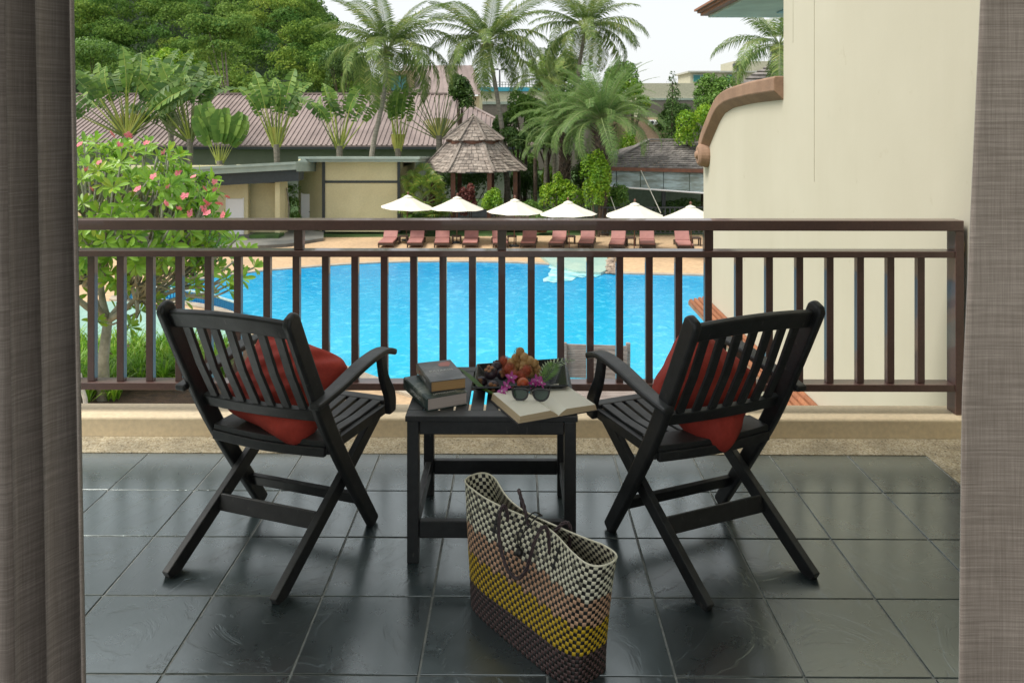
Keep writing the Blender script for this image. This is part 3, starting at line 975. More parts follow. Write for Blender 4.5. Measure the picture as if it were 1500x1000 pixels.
for i in range(3):
    x0 = xa + .08 + (xb - xa - .08) / 3 * i
    MB().box((x0, -4.24, z0 + .1), (x0 + (xb - xa) / 3 - .12, -4.205, z1 - .1)).build('pane', M_glass, wn)
# -- sports court block with blue band, fence and floodlights (705-790, 100-150)
yc = 95
cA = at(700, 134, yc)
ct_ = thing('sports_court', 'cream walled raised court with blue edge band and wire fence', 'building', (cA.x, yc, GZ))
xw = at(945, 134, yc).x - cA.x
MB().box((0, 0, 0), (xw, 12, cA.z - GZ)).build('wall', mat('pale cream wall', (.52, .50, .38)), ct_)
MB().box((0, -.15, cA.z - GZ - .0), (xw * .42, -.002, at(700, 128, yc).z - GZ)).build('blue_band', mat('court blue', (.05, .36, .50)), ct_)
MB().box((0, -.2, at(700, 153, yc).z - GZ), (xw, -.003, at(700, 149, yc).z - GZ)).build('ledge', M_green, ct_)
MB().box((0, -.1, 0), (xw, -.004, at(700, 154, yc).z - GZ)).build('painted_shade_storey', mat('painted storey shade', (.16, .14, .12)), ct_)  # dark sheet over the cream wall, storey's shade painted as colour
fz0, fz1 = at(700, 128, yc).z - GZ, at(700, 121, yc).z - GZ
fe = MB()
for i in range(24):
    x = xw * .42 * i / 23; fe.box((x - .04, .1, fz0), (x + .04, .18, fz1))
fe.box((0, .1, fz1), (xw * .42, .18, fz1 + .07)); fe.box((0, .1, (fz0 + fz1) / 2), (xw * .42, .18, (fz0 + fz1) / 2 + .05))
fe.build('fence', mat('galvanised grey', (.25, .26, .26)), ct_)
for px_ in (732,):
    q = at(px_, 128, yc + 2); top = at(px_, 103, yc + 2)
    fl = thing('floodlight_mast', 'twin headed floodlight mast rising over the blue edged court', 'floodlight', (q.x, q.y, cA.z))
    hh = top.z - cA.z
    MB().tube([(0, 0, 0), (0, 0, hh)], [.12, .09], 8).build('mast', M_dark, fl)
    MB().box((-.75, -.04, hh), (.75, .04, hh + .07)).build('crossarm', M_dark, fl)
    for sx in (-.62, -.3, .3, .62):
        MB().box((sx - .14, -.15, hh + .072), (sx + .14, .12, hh + .22)).build('lamp_head', M_dark, fl, bevel=.03)
# -- pale building right of it with parapet (940-1025,122-150) and greenish upper block with windows
yq = 90
q0 = at(940, 150, yq)
bl = thing('pale_hotel_wing', 'pale cream hotel wing with teal strip windows on the skyline', 'building', (q0.x, yq, GZ))
def bx(px0, px1, py0, py1, dy0, dy1, name, m, parent=bl, Y=yq):
    a = at(px0, py1, Y); c = at(px1, py0, Y)
    z0 = a.z - GZ if py1 < 900 else 0
    return MB().box((a.x - q0.x, dy0, z0), (c.x - q0.x, dy1, c.z - GZ)).build(name, m, parent)
mcw = mat('pale cream wall', (.52, .50, .38))
bx(935, 1300, 122, 999, 0, 10, 'lower_block', mcw)
bx(935, 1130, 144, 147, -.2, -.003, 'ledge', M_green)
bx(935, 1130, 147.3, 999, -.15, -.003, 'painted_shade_storey', mat('painted storey shade', (.16, .14, .12)))  # lower storey's shade painted as a dark sheet here too
up = bx(1014, 1110, 106, 122, 1, 8, 'upper_block', mcw)
bx(1010, 1112, 103.5, 106, .6, 8.4, 'roof_slab', mat('pale grey slab', (.5, .5, .45)))
bx(1082, 1135, 88, 106, 2, 8, 'stair_tower', mcw)
bx(1080, 1090, 92, 97, .9, 1.99, 'canopy', M_dark)
for p0, p1 in ((1018, 1029), (1030, 1041), (1068, 1079)):
    wi = bx(p0, p1, 109, 120, .9, .99, 'window', mat('teal window frame', (.25, .42, .40)))
    a = at(p0 + 1, 119, yq); c = at(p1 - 1, 110, yq)
    MB().box((a.x - q0.x, .84, a.z - GZ), (c.x - q0.x, .895, c.z - GZ)).build('pane', M_glass, wi)
bx(1087, 1091, 97, 110, 1.9, 1.99, 'window', M_glass)
# curved dark shingle roof at right
yk = 70
g = thing('dark_shingle_roof_house', 'house with a dark shingle roof showing between the palm and the fin wall', 'building', (at(1100, 120, yk).x, yk, GZ))
b = MB(); q1 = [at(1083, 124, yk), at(1100, 108, yk + 1), at(1125, 92, yk + 2), at(1160, 80, yk + 3), at(1200, 80, yk + 3), at(1200, 126, yk)]
gx = g.location
for i in range(9):
    t0, t1 = i / 9, (i + 1) / 9
    def e(t_, s): # left outline to right
        a = Vector((at(1083 + 77 * t_ , 124 - 44 * t_ ** .8, yk + 3 * t_))); c = Vector((at(1260, 124 - 44 * t_ ** .8, yk + 3 * t_)))
        return a if s == 0 else c
    a0_, a1_, c0_, c1_ = e(t0, 0), e(t1, 0), e(t0, 1), e(t1, 1)
    up_ = Vector((0, -.08, .10))
    vs = [a0_ - gx + up_, c0_ - gx + up_, c1_ - gx, a1_ - gx, a0_ - gx - up_ * .5, c0_ - gx - up_ * .5]
    b.add(vs, [(0, 1, 2, 3), (4, 5, 1, 0)])
b.build('roof', M_shingled, g)
MB().box((-1.5, .3, 0), (10, 5, at(1100, 126, yk).z - GZ)).build('wall', mcw, g)
# AC wall
yv = 62
g = thing('service_block', 'small tan service block with two air conditioners behind the dark shingle hut', 'building', (at(960, 200, yv).x, yv, GZ))
a, c = at(946, 210, yv), at(973, 172, yv)
gx = g.location
MB().box((a.x - gx.x - 3, 0, 0), (c.x - gx.x + .4, 4, c.z - GZ)).build('wall', mat('tan service wall', (.44, .30, .21)), g)
for p0, p1 in ((951, 960), (961.5, 970)):
    a, c = at(p0, 183, yv - .6), at(p1, 176, yv - .6)
    ac = MB().box((a.x - gx.x, -.6, a.z - GZ), (c.x - gx.x, -.01, c.z - GZ)).build('air_conditioner', M_white, g, bevel=.02)
    MB().lathe(((a.x + c.x) / 2 - gx.x, -.601, (a.z + c.z) / 2 - GZ), [(.02, 0), (.13, 0), (.13, .02), (.02, .02)], 12, rot=Matrix.Rotation(R(90), 3, 'X')).build('fan_grille', M_dark, ac)

# -- sala: two tiered shingle pavilion
def shingle_frustum(b, c, n, r0, z0, r1, z1, rows, rot=0, per=.26, sx=1.0, curve_=0):
    """overlapping shingles as small slabs on n faces"""
    for f in range(n):
        a0_ = rot + 2 * math.pi * f / n; a1_ = rot + 2 * math.pi * (f + 1) / n
        for r_ in range(rows):
            t0 = r_ / rows; t1 = (r_ + 1.25) / rows
            def rz(t_):
                t_ = min(t_, 1.03)
                zz = z0 + (z1 - z0) * (t_ - curve_ * math.sin(math.pi * min(t_, 1)))
                return r0 + (r1 - r0) * t_, zz
            ra, za = rz(t0); rb_, zb2 = rz(t1)
            A0 = Vector((math.cos(a0_) * ra * sx, math.sin(a0_) * ra, za)); A1 = Vector((math.cos(a1_) * ra * sx, math.sin(a1_) * ra, za))
            B0 = Vector((math.cos(a0_) * rb_ * sx, math.sin(a0_) * rb_, zb2)); B1 = Vector((math.cos(a1_) * rb_ * sx, math.sin(a1_) * rb_, zb2))
            ln = (A1 - A0).length; k = max(1, int(ln / per)); so = random.random() * .5
            for i in range(k):
                u0 = max(0, (i + .04 - so / k)) / k; u1 = (i + .96 - so / k) / k
                if i == k - 1: u1 = 1
                lift = Vector((0, 0, .045 + random.uniform(0, .03)))
                jit = random.uniform(-.05, .05) * (B0 - A0).normalized()
                p0 = A0.lerp(A1, u0) + lift + jit; p1 = A0.lerp(A1, u1) + lift + jit
                p2 = B0.lerp(B1, u1); p3 = B0.lerp(B1, u0)
                dn = Vector((0, 0, -.04))
                b.add([p0, p1, p2, p3, p0 + dn, p1 + dn], [(0, 1, 2, 3), (4, 5, 1, 0)])
ys = 48.0
sc_ = at(694, 240, ys)
sala = thing('shingle_pavilion', 'eight sided garden pavilion with a two tiered weathered shingle roof', 'pavilion', (sc_.x, ys, GZ))
def zz(py, Y=ys): return at(694, py, Y).z - GZ
r_e = 3.45
b = MB()
shingle_frustum(b, None, 8, r_e, zz(248), 1.7, zz(209), 9, R(22.5), curve_=.05)
b.build('lower_roof', M_shingle, sala)
b = MB()
shingle_frustum(b, None, 8, 1.95, zz(205), .12, zz(173), 7, R(22.5))
b.build('upper_roof', M_shingle, sala)
b = MB()
for k in range(8):
    a = R(22.5 + 45 * k)
    b.sweep([(math.cos(a) * (r_e + .05), math.sin(a) * (r_e + .05), zz(248) + .08), (math.cos(a) * 2.6, math.sin(a) * 2.6, zz(230) + .02), (math.cos(a) * 1.7, math.sin(a) * 1.7, zz(209) + .08)], .14, .08, (-math.sin(a), math.cos(a), 0))
    b.sweep([(math.cos(a) * 2.0, math.sin(a) * 2.0, zz(205) + .07), (math.cos(a) * .1, math.sin(a) * .1, zz(173) + .1)], .13, .08, (-math.sin(a), math.cos(a), 0))
b.build('hip_shingles', M_shingle, sala)
b = MB(); b.lathe((0, 0, 0), [(1.7, zz(210)), (1.7, zz(204)), (1.6, zz(204))], 8); b.build('lantern_band', M_pole, sala)
b = MB(); b.lathe((0, 0, 0), [(.16, zz(174)), (.16, zz(171.5)), (.04, zz(169))], 8); b.build('finial', M_shingle, sala)
b = MB(); b.lathe((0, 0, 0), [(3.2, zz(248) - .02), (3.2, zz(248) + .03), (.5, zz(215))], 8); b.build('roof_lining', M_dark, sala)
for k in range(8):
    a = R(22.5 + 45 * k)
    if k in (1, 2): pass
    MB().box((math.cos(a) * 2.75 - .13, math.sin(a) * 2.75 - .13, 0), (math.cos(a) * 2.75 + .13, math.sin(a) * 2.75 + .13, zz(247))).build('post', M_pole, sala)
MB().lathe((0, 0, 0), [(3.1, 0), (3.1, .3), (.1, .3)], 8).build('plinth', M_greywall, sala)
# massage mattress inside
MB().box((-1.0, -.6, .31), (1.2, .6, .75)).build('day_bed', mat('grey cushion', (.25, .27, .28)), sala, bevel=.08)

# -- restaurant hut at right with dark shingles and clear blinds
yu = 44.0
u0 = at(878, 250, yu)
hut = thing('poolside_restaurant', 'open restaurant hut with dark shingle roof, clear roll down blinds and ropes', 'building', (u0.x, yu, GZ))
def U(px, py, Y): q = at(px, py, Y); return Vector((q.x - u0.x, q.y - yu, q.z - GZ))
E0, E1 = U(878, 245, yu), U(1150, 251, yu)
R0, R1 = U(950, 207, yu + 5), U(1150, 207, yu + 5)
b = MB(); rows = 14
for r_ in range(rows):
    t0, t1 = r_ / rows, (r_ + 1.2) / rows
    a0_, a1_ = E0.lerp(R0, t0), E0.lerp(R0, min(1, t1)); c0_, c1_ = E1.lerp(R1, t0), E1.lerp(R1, min(1, t1))
    k = 38; so = random.random()
    for i in range(k):
        ua, ub = max(0, i + .03 - so) / k, min(1, (i + .97 - so) / k)
        if ub <= ua: continue
        lf = Vector((0, 0, .06 + random.uniform(0, .03)))
        b.add([a0_.lerp(c0_, ua) + lf, a0_.lerp(c0_, ub) + lf, a1_.lerp(c1_, ub), a1_.lerp(c1_, ua), a0_.lerp(c0_, ua), a0_.lerp(c0_, ub)], [(0, 1, 2, 3), (4, 5, 1, 0)])
b.build('roof', M_shingled, hut)
b = MB(); Eb = U(878, 245, yu + 9)
b.add([E0, R0, (E0.x, 9, E0.z), (E1.x, 9, E1.z), R1], [(0, 1, 2), (1, 4, 3, 2)]); b.build('rear_roof', M_shingled, hut)
MB().sweep([R0 + Vector((0, 0, .1)), R1 + Vector((0, 0, .1))], .3, .12, (0, 1, 0)).build('ridge_cap', M_shingled, hut)
MB().sweep([E0 + Vector((0, 0, .08)), R0 + Vector((0, 0, .1))], .3, .1, (1, -.5, 0)).build('hip_cap', M_shingled, hut)
MB().sweep([E0 + Vector((0, -.05, -.08)), E1 + Vector((0, -.05, -.08))], .06, .2, (0, 1, 0)).build('eave_board', M_pole, hut)
pan = [880, 903, 938, 972, 1010, 1045, 1080]
for i in range(len(pan) - 1):
    def zb3(p): return 272 + (p - 880) / 150 * 11
    def ztp(p): return 248 + (p - 880) / 150 * 3
    p0, p1 = pan[i] + .5, pan[i + 1] - .5
    q = [U(p0, ztp(p0), yu + .15), U(p1, ztp(p1), yu + .15), U(p1, zb3(p1), yu - .35), U(p0, zb3(p0), yu - .35)]
    b = MB(); vs = [v for v in q] + [v + Vector((0, .03, 0)) for v in q]
    b.add(vs, [(0, 1, 2, 3), (7, 6, 5, 4), (0, 4, 5, 1), (1, 5, 6, 2), (2, 6, 7, 3), (3, 7, 4, 0)])
    b.build('blind', M_clear, hut)
MB().tube([U(878, 272, yu - .4), U(1100, 288, yu - .4)], .05, 6).build('blind_rail', M_white, hut)
for p0, q0_, p1, q1_ in ((881, 250, 905, 318), (938, 248, 968, 312)):
    MB().tube([U(p0, q0_, yu), U(p1, q1_, yu - 2.2)], .025, 5).build('rope', M_umb, hut)
for px_ in (904, 972, 1040):
    q = U(px_, 250, yu + .8)
    MB().box((q.x - .1, q.y - .1, 0), (q.x + .1, q.y + .1, q.z)).build('post', M_dark, hut)
MB().box((U(880, 300, yu).x, 4.2, 0), (U(1150, 300, yu).x, 4.4, U(900, 246, yu + 4).z)).build('rear_wall', mat('dark interior panel', (.20, .27, .20)), hut)
# balustrade of the restaurant
rs = thing('restaurant_balustrade', 'black timber balustrade in front of the open restaurant hut', 'fence', (U(880, 320, yu - 1.5).x + u0.x, yu - 1.5, GZ))
xe = at(1150, 300, yu - 1.5).x - rs.location.x
zt3 = at(900, 305, yu - 1.5).z - GZ
MB().box((0, -.04, zt3), (xe, .04, zt3 + .08)).build('handrail', M_dark, rs)
MB().box((0, -.03, .15), (xe, .03, .2)).build('bottom_rail', M_dark, rs)
bme = MB().box((-.04, -.025, .2), (.04, .025, zt3)).mesh('baluster', M_dark)
for i in range(int(xe / .26)):
    link('baluster', bme, rs, (.1 + i * .26, 0, 0))

# ================================================================== VEGETATION
# ---- hill terrain and forest
def hill_z(x, y):
    e = -(x + 21) - (y - 120) * .14
    return GZ + max(0, min(1.35 * e, .62 * (y - 82))) + 1.5 * math.sin(x * .13) * math.cos(y * .09)
M_forest = M_hill.copy(); M_forest.name = 'forest canopy'
_t = M_forest.node_tree
_an = _t.nodes.new('ShaderNodeAttribute'); _an.attribute_name = 'tone'
_rt = ramp(_t, _an.outputs['Fac'], [(0, (.5, .68, .72)), (.35, (.72, .80, .78)), (.7, (.88, .9, .8)), (1, (1.1, 1.02, .8))])
_src = [n for n in _t.nodes if n.type == 'VALTORGB' and any(l.to_node.type == 'BSDF_PRINCIPLED' for l in n.outputs[0].links)][0]
_mo = mixc(_t, 1.0, _src.outputs[0], _rt.outputs[0], 'MULTIPLY')
for l in list(_src.outputs[0].links):
    if l.to_node.type in ('BSDF_PRINCIPLED', 'BSDF_TRANSLUCENT'):
        _t.links.new(_mo, l.to_socket)
nx_, ny_ = 46, 40
V = []; Q = []
for j in range(ny_ + 1):
    for i in range(nx_ + 1):
        x = -160 + 150 * i / nx_; y = 78 + 140 * j / ny_
        V.append((x, y, hill_z(x, y) - .8 if hill_z(x, y) > GZ + .3 else GZ - .6))
for j in range(ny_):
    for i in range(nx_):
        a = j * (nx_ + 1) + i; Q.append((a, a + 1, a + nx_ + 2, a + nx_ + 1))
link('hill', npmesh('hill', V, Q, mat('forest floor', (.03, .07, .02), (.015, .04, .012), bmp=1, bscale=1.2, bdist=1.0), smooth=True), kind='structure')
allV, allQ, off_, tone = [], [], 0, []
ncr = 0
for tries in range(9000):
    y = random.uniform(84, 175); x = random.uniform(-.62 * y - 8, -19 - (y - 120) * .12)
    z = hill_z(x, y)
    if z < GZ + .5 and y > 95: continue
    # keep crowns apart on a jittered lattice
    key = (round(x / 5.0), round(y / 4.2), round(z / 3.8))
    if key in globals().setdefault('_seen', {}): continue
    _seen[key] = 1
    r_ = random.uniform(2.2, 4.8)
    zc = z + random.uniform(2.5, 5.5)
    lob = clumpy(x, y, zc, r_, r_, r_ * .8, 11, .36)
    nl = int(800 * (r_ / 3) ** 2 * (1.0 if y < 130 else .6))
    P, d = lobes_points(lob, nl, .25, -.25)
    ls = .34 + .14 * (y > 120)
    Vv, Qq = leafcloud(P, d, ls * random.uniform(.9, 1.25), ls * .6, .9)
    tone.append(np.full(len(Vv), random.random()))
    allV.append(Vv); allQ.append(Qq + off_); off_ += len(Vv); ncr += 1
forest = link('hillside_forest', npmesh('hillside_forest', np.concatenate(allV), np.concatenate(allQ), M_forest), None,
              label='dense rainforest canopy covering the hillside', cat='forest', kind='stuff')
_at = forest.data.attributes.new('tone', 'FLOAT', 'POINT'); _at.data.foreach_set('value', np.concatenate(tone).astype(np.float32))
print('forest crowns', ncr, 'quads', off_ // 4)

def tree(name, label, px, py_top, Y, rad_px, hgt_px, m, n=2600, leaf=.22, clumps=12, trunk_m=M_barkd, cat='tree', sizes=.42, group=None, flat=1.0):
    c = at(px, py_top, Y); s = Y / F
    rx = rad_px * s; rz = hgt_px * s / 2
    t = thing(name, label, cat, (c.x, Y, GZ), group=group)
    zc = c.z - GZ - rz
    lob = clumpy(0, 0, zc, rx, rx * .9, rz, clumps, sizes, flat)
    leafy('crown', m, t, lob, n, leaf)
    b = MB(); b.tube([(0, 0, 0), (rx * .08, 0, zc * .5), (0, 0, zc)], [.05 * rx + .08, .035 * rx + .06, .03], 8)
    for k in range(5):
        l_ = lob[k % len(lob)]
        b.tube([(rx * .04, 0, zc * .6), (l_[0] * .5, l_[1] * .5, (zc * .6 + l_[2]) / 2 + .2), (l_[0], l_[1], l_[2])], [.07, .05, .02], 6)
    b.build('trunk', trunk_m, t)
    return t
tree('rain_tree', 'spreading tall tree with a pale trunk at the foot of the hill above the hall', 330, 8, 78, 75, 130, M_hill, 9000, .30, 22, M_bark, sizes=.34, flat=.55)
tree('rain_tree', 'bushy tree rising beside the first coconut palm at the end of the hill', 500, 62, 76, 34, 90, M_bushd, 4200, .26, 12)
tree('broadleaf_tree', 'dark broadleaf tree in front of the mauve roofed house', 672, 106, 58, 25, 95, M_bushd, 3800, .24, 12)
tree('broadleaf_tree', 'mid green bushy tree between the leaning coconut palm and the date palm', 768, 138, 52, 34, 75, M_bushm, 4500, .2, 14)
tree('broadleaf_tree', 'low dark tree hanging over the edge of the pavilion roof', 758, 188, 50, 30, 45, M_bushd, 2600, .2, 10)
tree('glossy_tree', 'dense rounded tree with light green shoots beside the scroll of the fin wall', 1052, 112, 50, 38, 90, M_bushm, 6000, .2, 16)
tree('glossy_tree', 'dark green tree behind the dark shingle hut under the pointed cypress', 990, 150, 56, 32, 65, M_bushd, 4500, .2, 14)
tree('yellow_green_tree', 'yellow green leafy tree at the right end of the dark shingle hut', 1028, 150, 47, 36, 90, M_bushb, 4600, .17, 10)
tree('broadleaf_tree', 'mid green tree behind the crown of the date palm', 905, 96, 66, 34, 90, M_bushm, 3600, .26, 12)
tree('broadleaf_tree', 'dark leafy tree behind the third coconut palm trunk', 820, 70, 68, 38, 100, M_bushd, 4200, .26, 14)
tree('garden_tree', 'bright green tree beyond the hall ridge left of the traveller palms', 140, 60, 80, 60, 90, M_bushm, 5200, .3, 14)
tree('garden_tree', 'yellow green tree beyond the hall ridge between the traveller palms', 250, 75, 80, 45, 80, M_bushb, 3800, .3, 12)
tree('broadleaf_tree', 'mid green tree filling the gap between the pavilion and the lower date palm', 800, 165, 50, 34, 75, M_bushm, 5200, .18, 14)
tree('broadleaf_tree', 'dark green tree behind the fronds of the lower date palm', 850, 120, 56, 40, 100, M_bushd, 5200, .2, 14)
tree('broadleaf_tree', 'yellow green tree glimpsed behind the fronds of the shaggy date palm', 925, 120, 58, 28, 70, M_bushb, 3200, .2, 12)
tree('broadleaf_tree', 'small dark tree against the hall wall right of the pavilion roof', 740, 165, 54, 22, 60, M_bushd, 2600, .2, 10)
# pointed mast tree
c = at(985, 108, 52); t = thing('cypress', 'narrow pointed evergreen standing above the service block', 'tree', (c.x, 52, GZ))
lob = []
hz = c.z - GZ
for k in range(16):
    f = k / 15; rr = .25 + .75 * (1 - f) ** .8
    lob.append((random.uniform(-.15, .15), 0, hz - .3 - (1 - f) * 5.2, rr, rr, .5))
leafy('crown', M_bushd, t, lob, 3200, .16)
MB().tube([(0, 0, 0), (0, 0, hz - .5)], [.16, .03], 8).build('trunk', M_barkd, t)

# ---- shrubs
def shrub(name, label, px0, px1, py0, py1, Y, m, n, leaf, clumps=9, cat='shrub', group=None):
    """box in picture terms, standing on the ground"""
    s = Y / F; c = at((px0 + px1) / 2, py0, Y)
    rx = (px1 - px0) / 2 * s; top = c.z - GZ
    t = thing(name, label, cat, (c.x, Y, GZ), group=group)
    zc = top * .55
    lob = clumpy(0, 0, zc, rx, rx * .7, top * .5, clumps, .45)
    leafy('foliage', m, t, lob, n, leaf)
    b = MB()
    for k in range(5):
        a = k * 1.3
        b.tube([(math.cos(a) * .1, math.sin(a) * .1, 0), (math.cos(a) * rx * .4, math.sin(a) * rx * .3, top * .6)], [.04, .015], 5)
    b.build('stems', M_barkd, t)
    return t
shrub('croton_bush', 'bright yellow green bush behind the fourth umbrella', 795, 850, 262, 330, 44.5, M_bushb, 4200, .15, 14)
shrub('croton_bush', 'bright green bush between the date palm trunk and the restaurant hut', 848, 902, 236, 330, 42.3, M_bushb, 5200, .15, 12)
shrub('leafy_bush', 'mid green bush against the front corner of the restaurant hut', 882, 925, 275, 330, 43, M_bushm, 2600, .13, 10)
shrub('leafy_bush', 'small bright bush in front of the pavilion between two umbrellas', 706, 742, 283, 330, 43.8, M_bushb, 2200, .12, 9)
shrub('leafy_bush', 'dark bush in the shade behind the pavilion posts', 742, 800, 250, 330, 51, M_bushd, 3600, .16, 12)
shrub('leafy_bush', 'dark bush added behind the pavilion to darken its interior', 630, 748, 246, 330, 52.5, M_bushd, 5200, .17, 18)  # added bush, makes the view through the pavilion darker
shrub('cordyline', 'dark red leaved bush at the foot of the pavilion', 672, 700, 276, 330, 44.4, M_red_leaf, 1500, .16, 8)
shrub('clipped_hedge', 'flat topped bright hedge beyond the pavilion', 786, 832, 246, 330, 52, M_bushb, 3400, .13, 12)
shrub('leafy_bush', 'low green bush under the first umbrella beside the beige wall', 588, 640, 305, 340, 43.2, M_bushm, 2200, .12, 8)
shrub('leafy_bush', 'round green bush behind the dark shingle roof ridge', 898, 955, 205, 330, 52, M_bushb, 3400, .16, 12)
shrub('leafy_bush', 'dark undergrowth between the palm trunks and the restaurant', 830, 890, 230, 330, 50, M_bushd, 4200, .17, 14)
shrub('leafy_bush', 'leafy plant in front of the hall below the leaning palm', 742, 790, 225, 330, 56, M_bushm, 3000, .2, 10)
shrub('leafy_bush', 'low green growth along the deck between the third and fourth umbrella', 745, 800, 300, 340, 43, M_bushm, 2200, .12, 9)
shrub('leafy_bush', 'green bush beneath the date palm behind the last umbrellas', 950, 1035, 296, 340, 45.5, M_bushd, 2600, .13, 9)

# ---- palm fronds
def frond_mesh(name, L_, droop, nl, ll, m, rachis_m, lift=0.3, lw=.045, hang=.6, seed=0, steps=14):
    """frond lying along +X from the origin, arching; leaflets hang from both sides"""
    rr = random.Random(seed)
    pts = []
    x = z = 0; a = lift
    for i in range(steps + 1):
        pts.append(Vector((x, 0, z)))
        a -= droop / steps * (0.5 + 1.2 * i / steps)
        x += math.cos(a) * L_ / steps; z += math.sin(a) * L_ / steps
    b = MB(); b.tube(pts, [.035 * (1 - i / steps * .85) for i in range(steps + 1)], 4, mi=1)
    def P(t_):
        f = t_ * steps; i = min(int(f), steps - 1); return pts[i].lerp(pts[i + 1], f - i), (pts[i + 1] - pts[i]).normalized()
    for k in range(nl):
        t_ = .14 + .86 * (k + .5) / nl
        p, d = P(t_)
        for s in (-1, 1):
            l_ = ll * (math.sin(math.pi * (.12 + .80 * t_)) ** .7) * rr.uniform(.85, 1.1)
            out = (Vector((0, s, 0)) * .9 + d * .55 + Vector((0, 0, .15))).normalized()
            hg = hang * rr.uniform(.45, 1.6)
            m1 = p + out * l_ * .5; m1.z -= hg * l_ * .12
            m2 = p + out * l_ * (.95 - .25 * hg); m2.z -= hg * l_ * .62
            wv = d * lw * .5
            b.add([p - wv * .5, p + wv * .5, m1 + wv, m1 - wv, m2], [(0, 1, 2, 3), (3, 2, 4)], 0)
    return b.mesh(name, [m, rachis_m])
coco = [frond_mesh('frond', 4.6, d_, 58, 1.05, M_coco, M_petd, lf, .066, hg, s_) for s_, (d_, lf, hg) in enumerate([(1.0, .25, .6), (1.5, .35, .9), (2.0, .4, 1.1), (.7, .15, .4), (2.6, .5, 1.2)])]
def coconut(label, cpx, cpy, Y, base_px, base_py, nf=24, size=1.0, seed=1, trunk=True, mid=None, tops=0):
    rr = random.Random(seed)
    c = at(cpx, cpy, Y); base = at(base_px, base_py, Y)
    # extend trunk to the ground
    t_ = thing('coconut_palm', label, 'palm tree', (base.x, Y, GZ), group='coconut palms beyond the pool')
    o = Vector(t_.location)
    C = c - o; Bq = base - o
    slope = (C.x - Bq.x)
    pts = []
    g0_ = Vector((Bq.x - slope * .35, 0, 0))
    ctrl = [g0_, Bq if mid is None else Bq, (at(mid[0], mid[1], Y) - o) if mid else (Bq + C) / 2, C]
    pts = catmull(ctrl, 6)
    b = MB(); b.tube(pts, [.20 - .09 * i / (len(pts) - 1) for i in range(len(pts))], 9); b.build('trunk', M_bark, t_)
    for k in range(nf):
        az = k * 2.39996 + rr.uniform(-.2, .2)
        f = (k + .5) / nf
        el = R(78) - f * R(125) + rr.uniform(-.1, .1)
        vi = 3 if f < .2 else (0 if f < .45 else (1 if f < .7 else 2))
        s = size * rr.uniform(.88, 1.08) * (1.0 if f > .12 else .8)
        fo = link('frond', coco[vi], t_, C)
        fo.rotation_mode = 'XYZ'
        fo.rotation_euler = (rr.uniform(-.3, .3), -el * .8, az)
        fo.scale = (s, s, s)
    b = MB()
    for k in range(10):
        a = rr.uniform(0, 6.28); b.ball((C.x + math.cos(a) * .28, C.y + math.sin(a) * .28, C.z - .25 + rr.uniform(-.15, .1)), .13, 8, 6)
    b.build('coconuts', mat('green coconuts', (.20, .17, .05), (.10, .08, .03)), t_)
    b = MB()
    for k in range(10):
        a = rr.uniform(0, 6.28); b.tube([(C.x, C.y, C.z - .1), (C.x + math.cos(a) * .35, C.y + math.sin(a) * .35, C.z - .4)], [.06, .03], 5)
    b.build('husk', M_barkd, t_)
    return t_
coconut('coconut palm with drooping fronds and straight pale trunk beside the hill', 568, 72, 50, 545, 224, 30, 1.13, 3, mid=(562, 140))
coconut('coconut palm with a curved trunk leaning behind the pavilion roof', 714, 62, 50, 738, 212, 30, 1.06, 5, mid=(728, 140))
coconut('coconut palm rising above the date palm against the white sky', 858, 40, 54, 850, 215, 28, 1.08, 9, mid=(845, 130))
coconut('coconut palm partly hidden by the fin wall under the terracotta eave', 1142, 66, 36, 1150, 220, 20, .82, 12, mid=(1146, 140))
coconut('smaller coconut palm tucked behind the top of the date palm', 800, 118, 60, 812, 215, 18, .8, 17)

# date palm
dfr = [frond_mesh('frond', 3.5, d_, 50, .50, M_date, M_petd, lf, .036, hg, 20 + s_) for s_, (d_, lf, hg) in enumerate([(.9, .3, .25), (1.5, .45, .35), (2.1, .5, .5)])]
def date_palm(label, cpx, cpy, Y, size, nf, seed, trunk_r=.42):
    rr = random.Random(seed); c = at(cpx, cpy, Y)
    t_ = thing('date_palm', label, 'palm tree', (c.x, Y, GZ), group='feathery date palms beyond the pool'); C = Vector((0, 0, c.z - GZ))
    b = MB(); b.lathe((0, 0, 0), [(trunk_r * .8, 0), (trunk_r * .7, C.z * .35), (trunk_r * .8, C.z * .6), (trunk_r * 1.15, C.z * .85), (trunk_r * .6, C.z)], 12)
    b.build('trunk', M_barkd, t_)
    b = MB()
    for k in range(90):
        a = k * 2.39996; f = k / 90; z = C.z * (.45 + .52 * f)
        r0 = trunk_r * (.8 + .3 * f)
        b.sweep([(math.cos(a) * r0 * .7, math.sin(a) * r0 * .7, z - .1), (math.cos(a) * (r0 + .12 + .2 * f), math.sin(a) * (r0 + .12 + .2 * f), z + .22)], [.16, .09], [.07, .03], (-math.sin(a), math.cos(a), 0))
    b.build('frond_stubs', M_barkd, t_)
    for k in range(nf):
        az = k * 2.39996 + rr.uniform(-.15, .15); f = (k + .5) / nf
        el = R(82) - f * R(105)
        fo = link('frond', dfr[0 if f < .3 else (1 if f < .75 else 2)], t_, C, (rr.uniform(-.4, .4), -el * .8, az), size * rr.uniform(.85, 1.08))
    return t_
date_palm('large feathery date palm with a shaggy dark trunk beside the restaurant hut', 884, 180, 43, 1.22, 60, 4)
date_palm('lower date palm with arching fronds left of the shaggy trunk', 828, 186, 46, 1.1, 46, 8, .22)

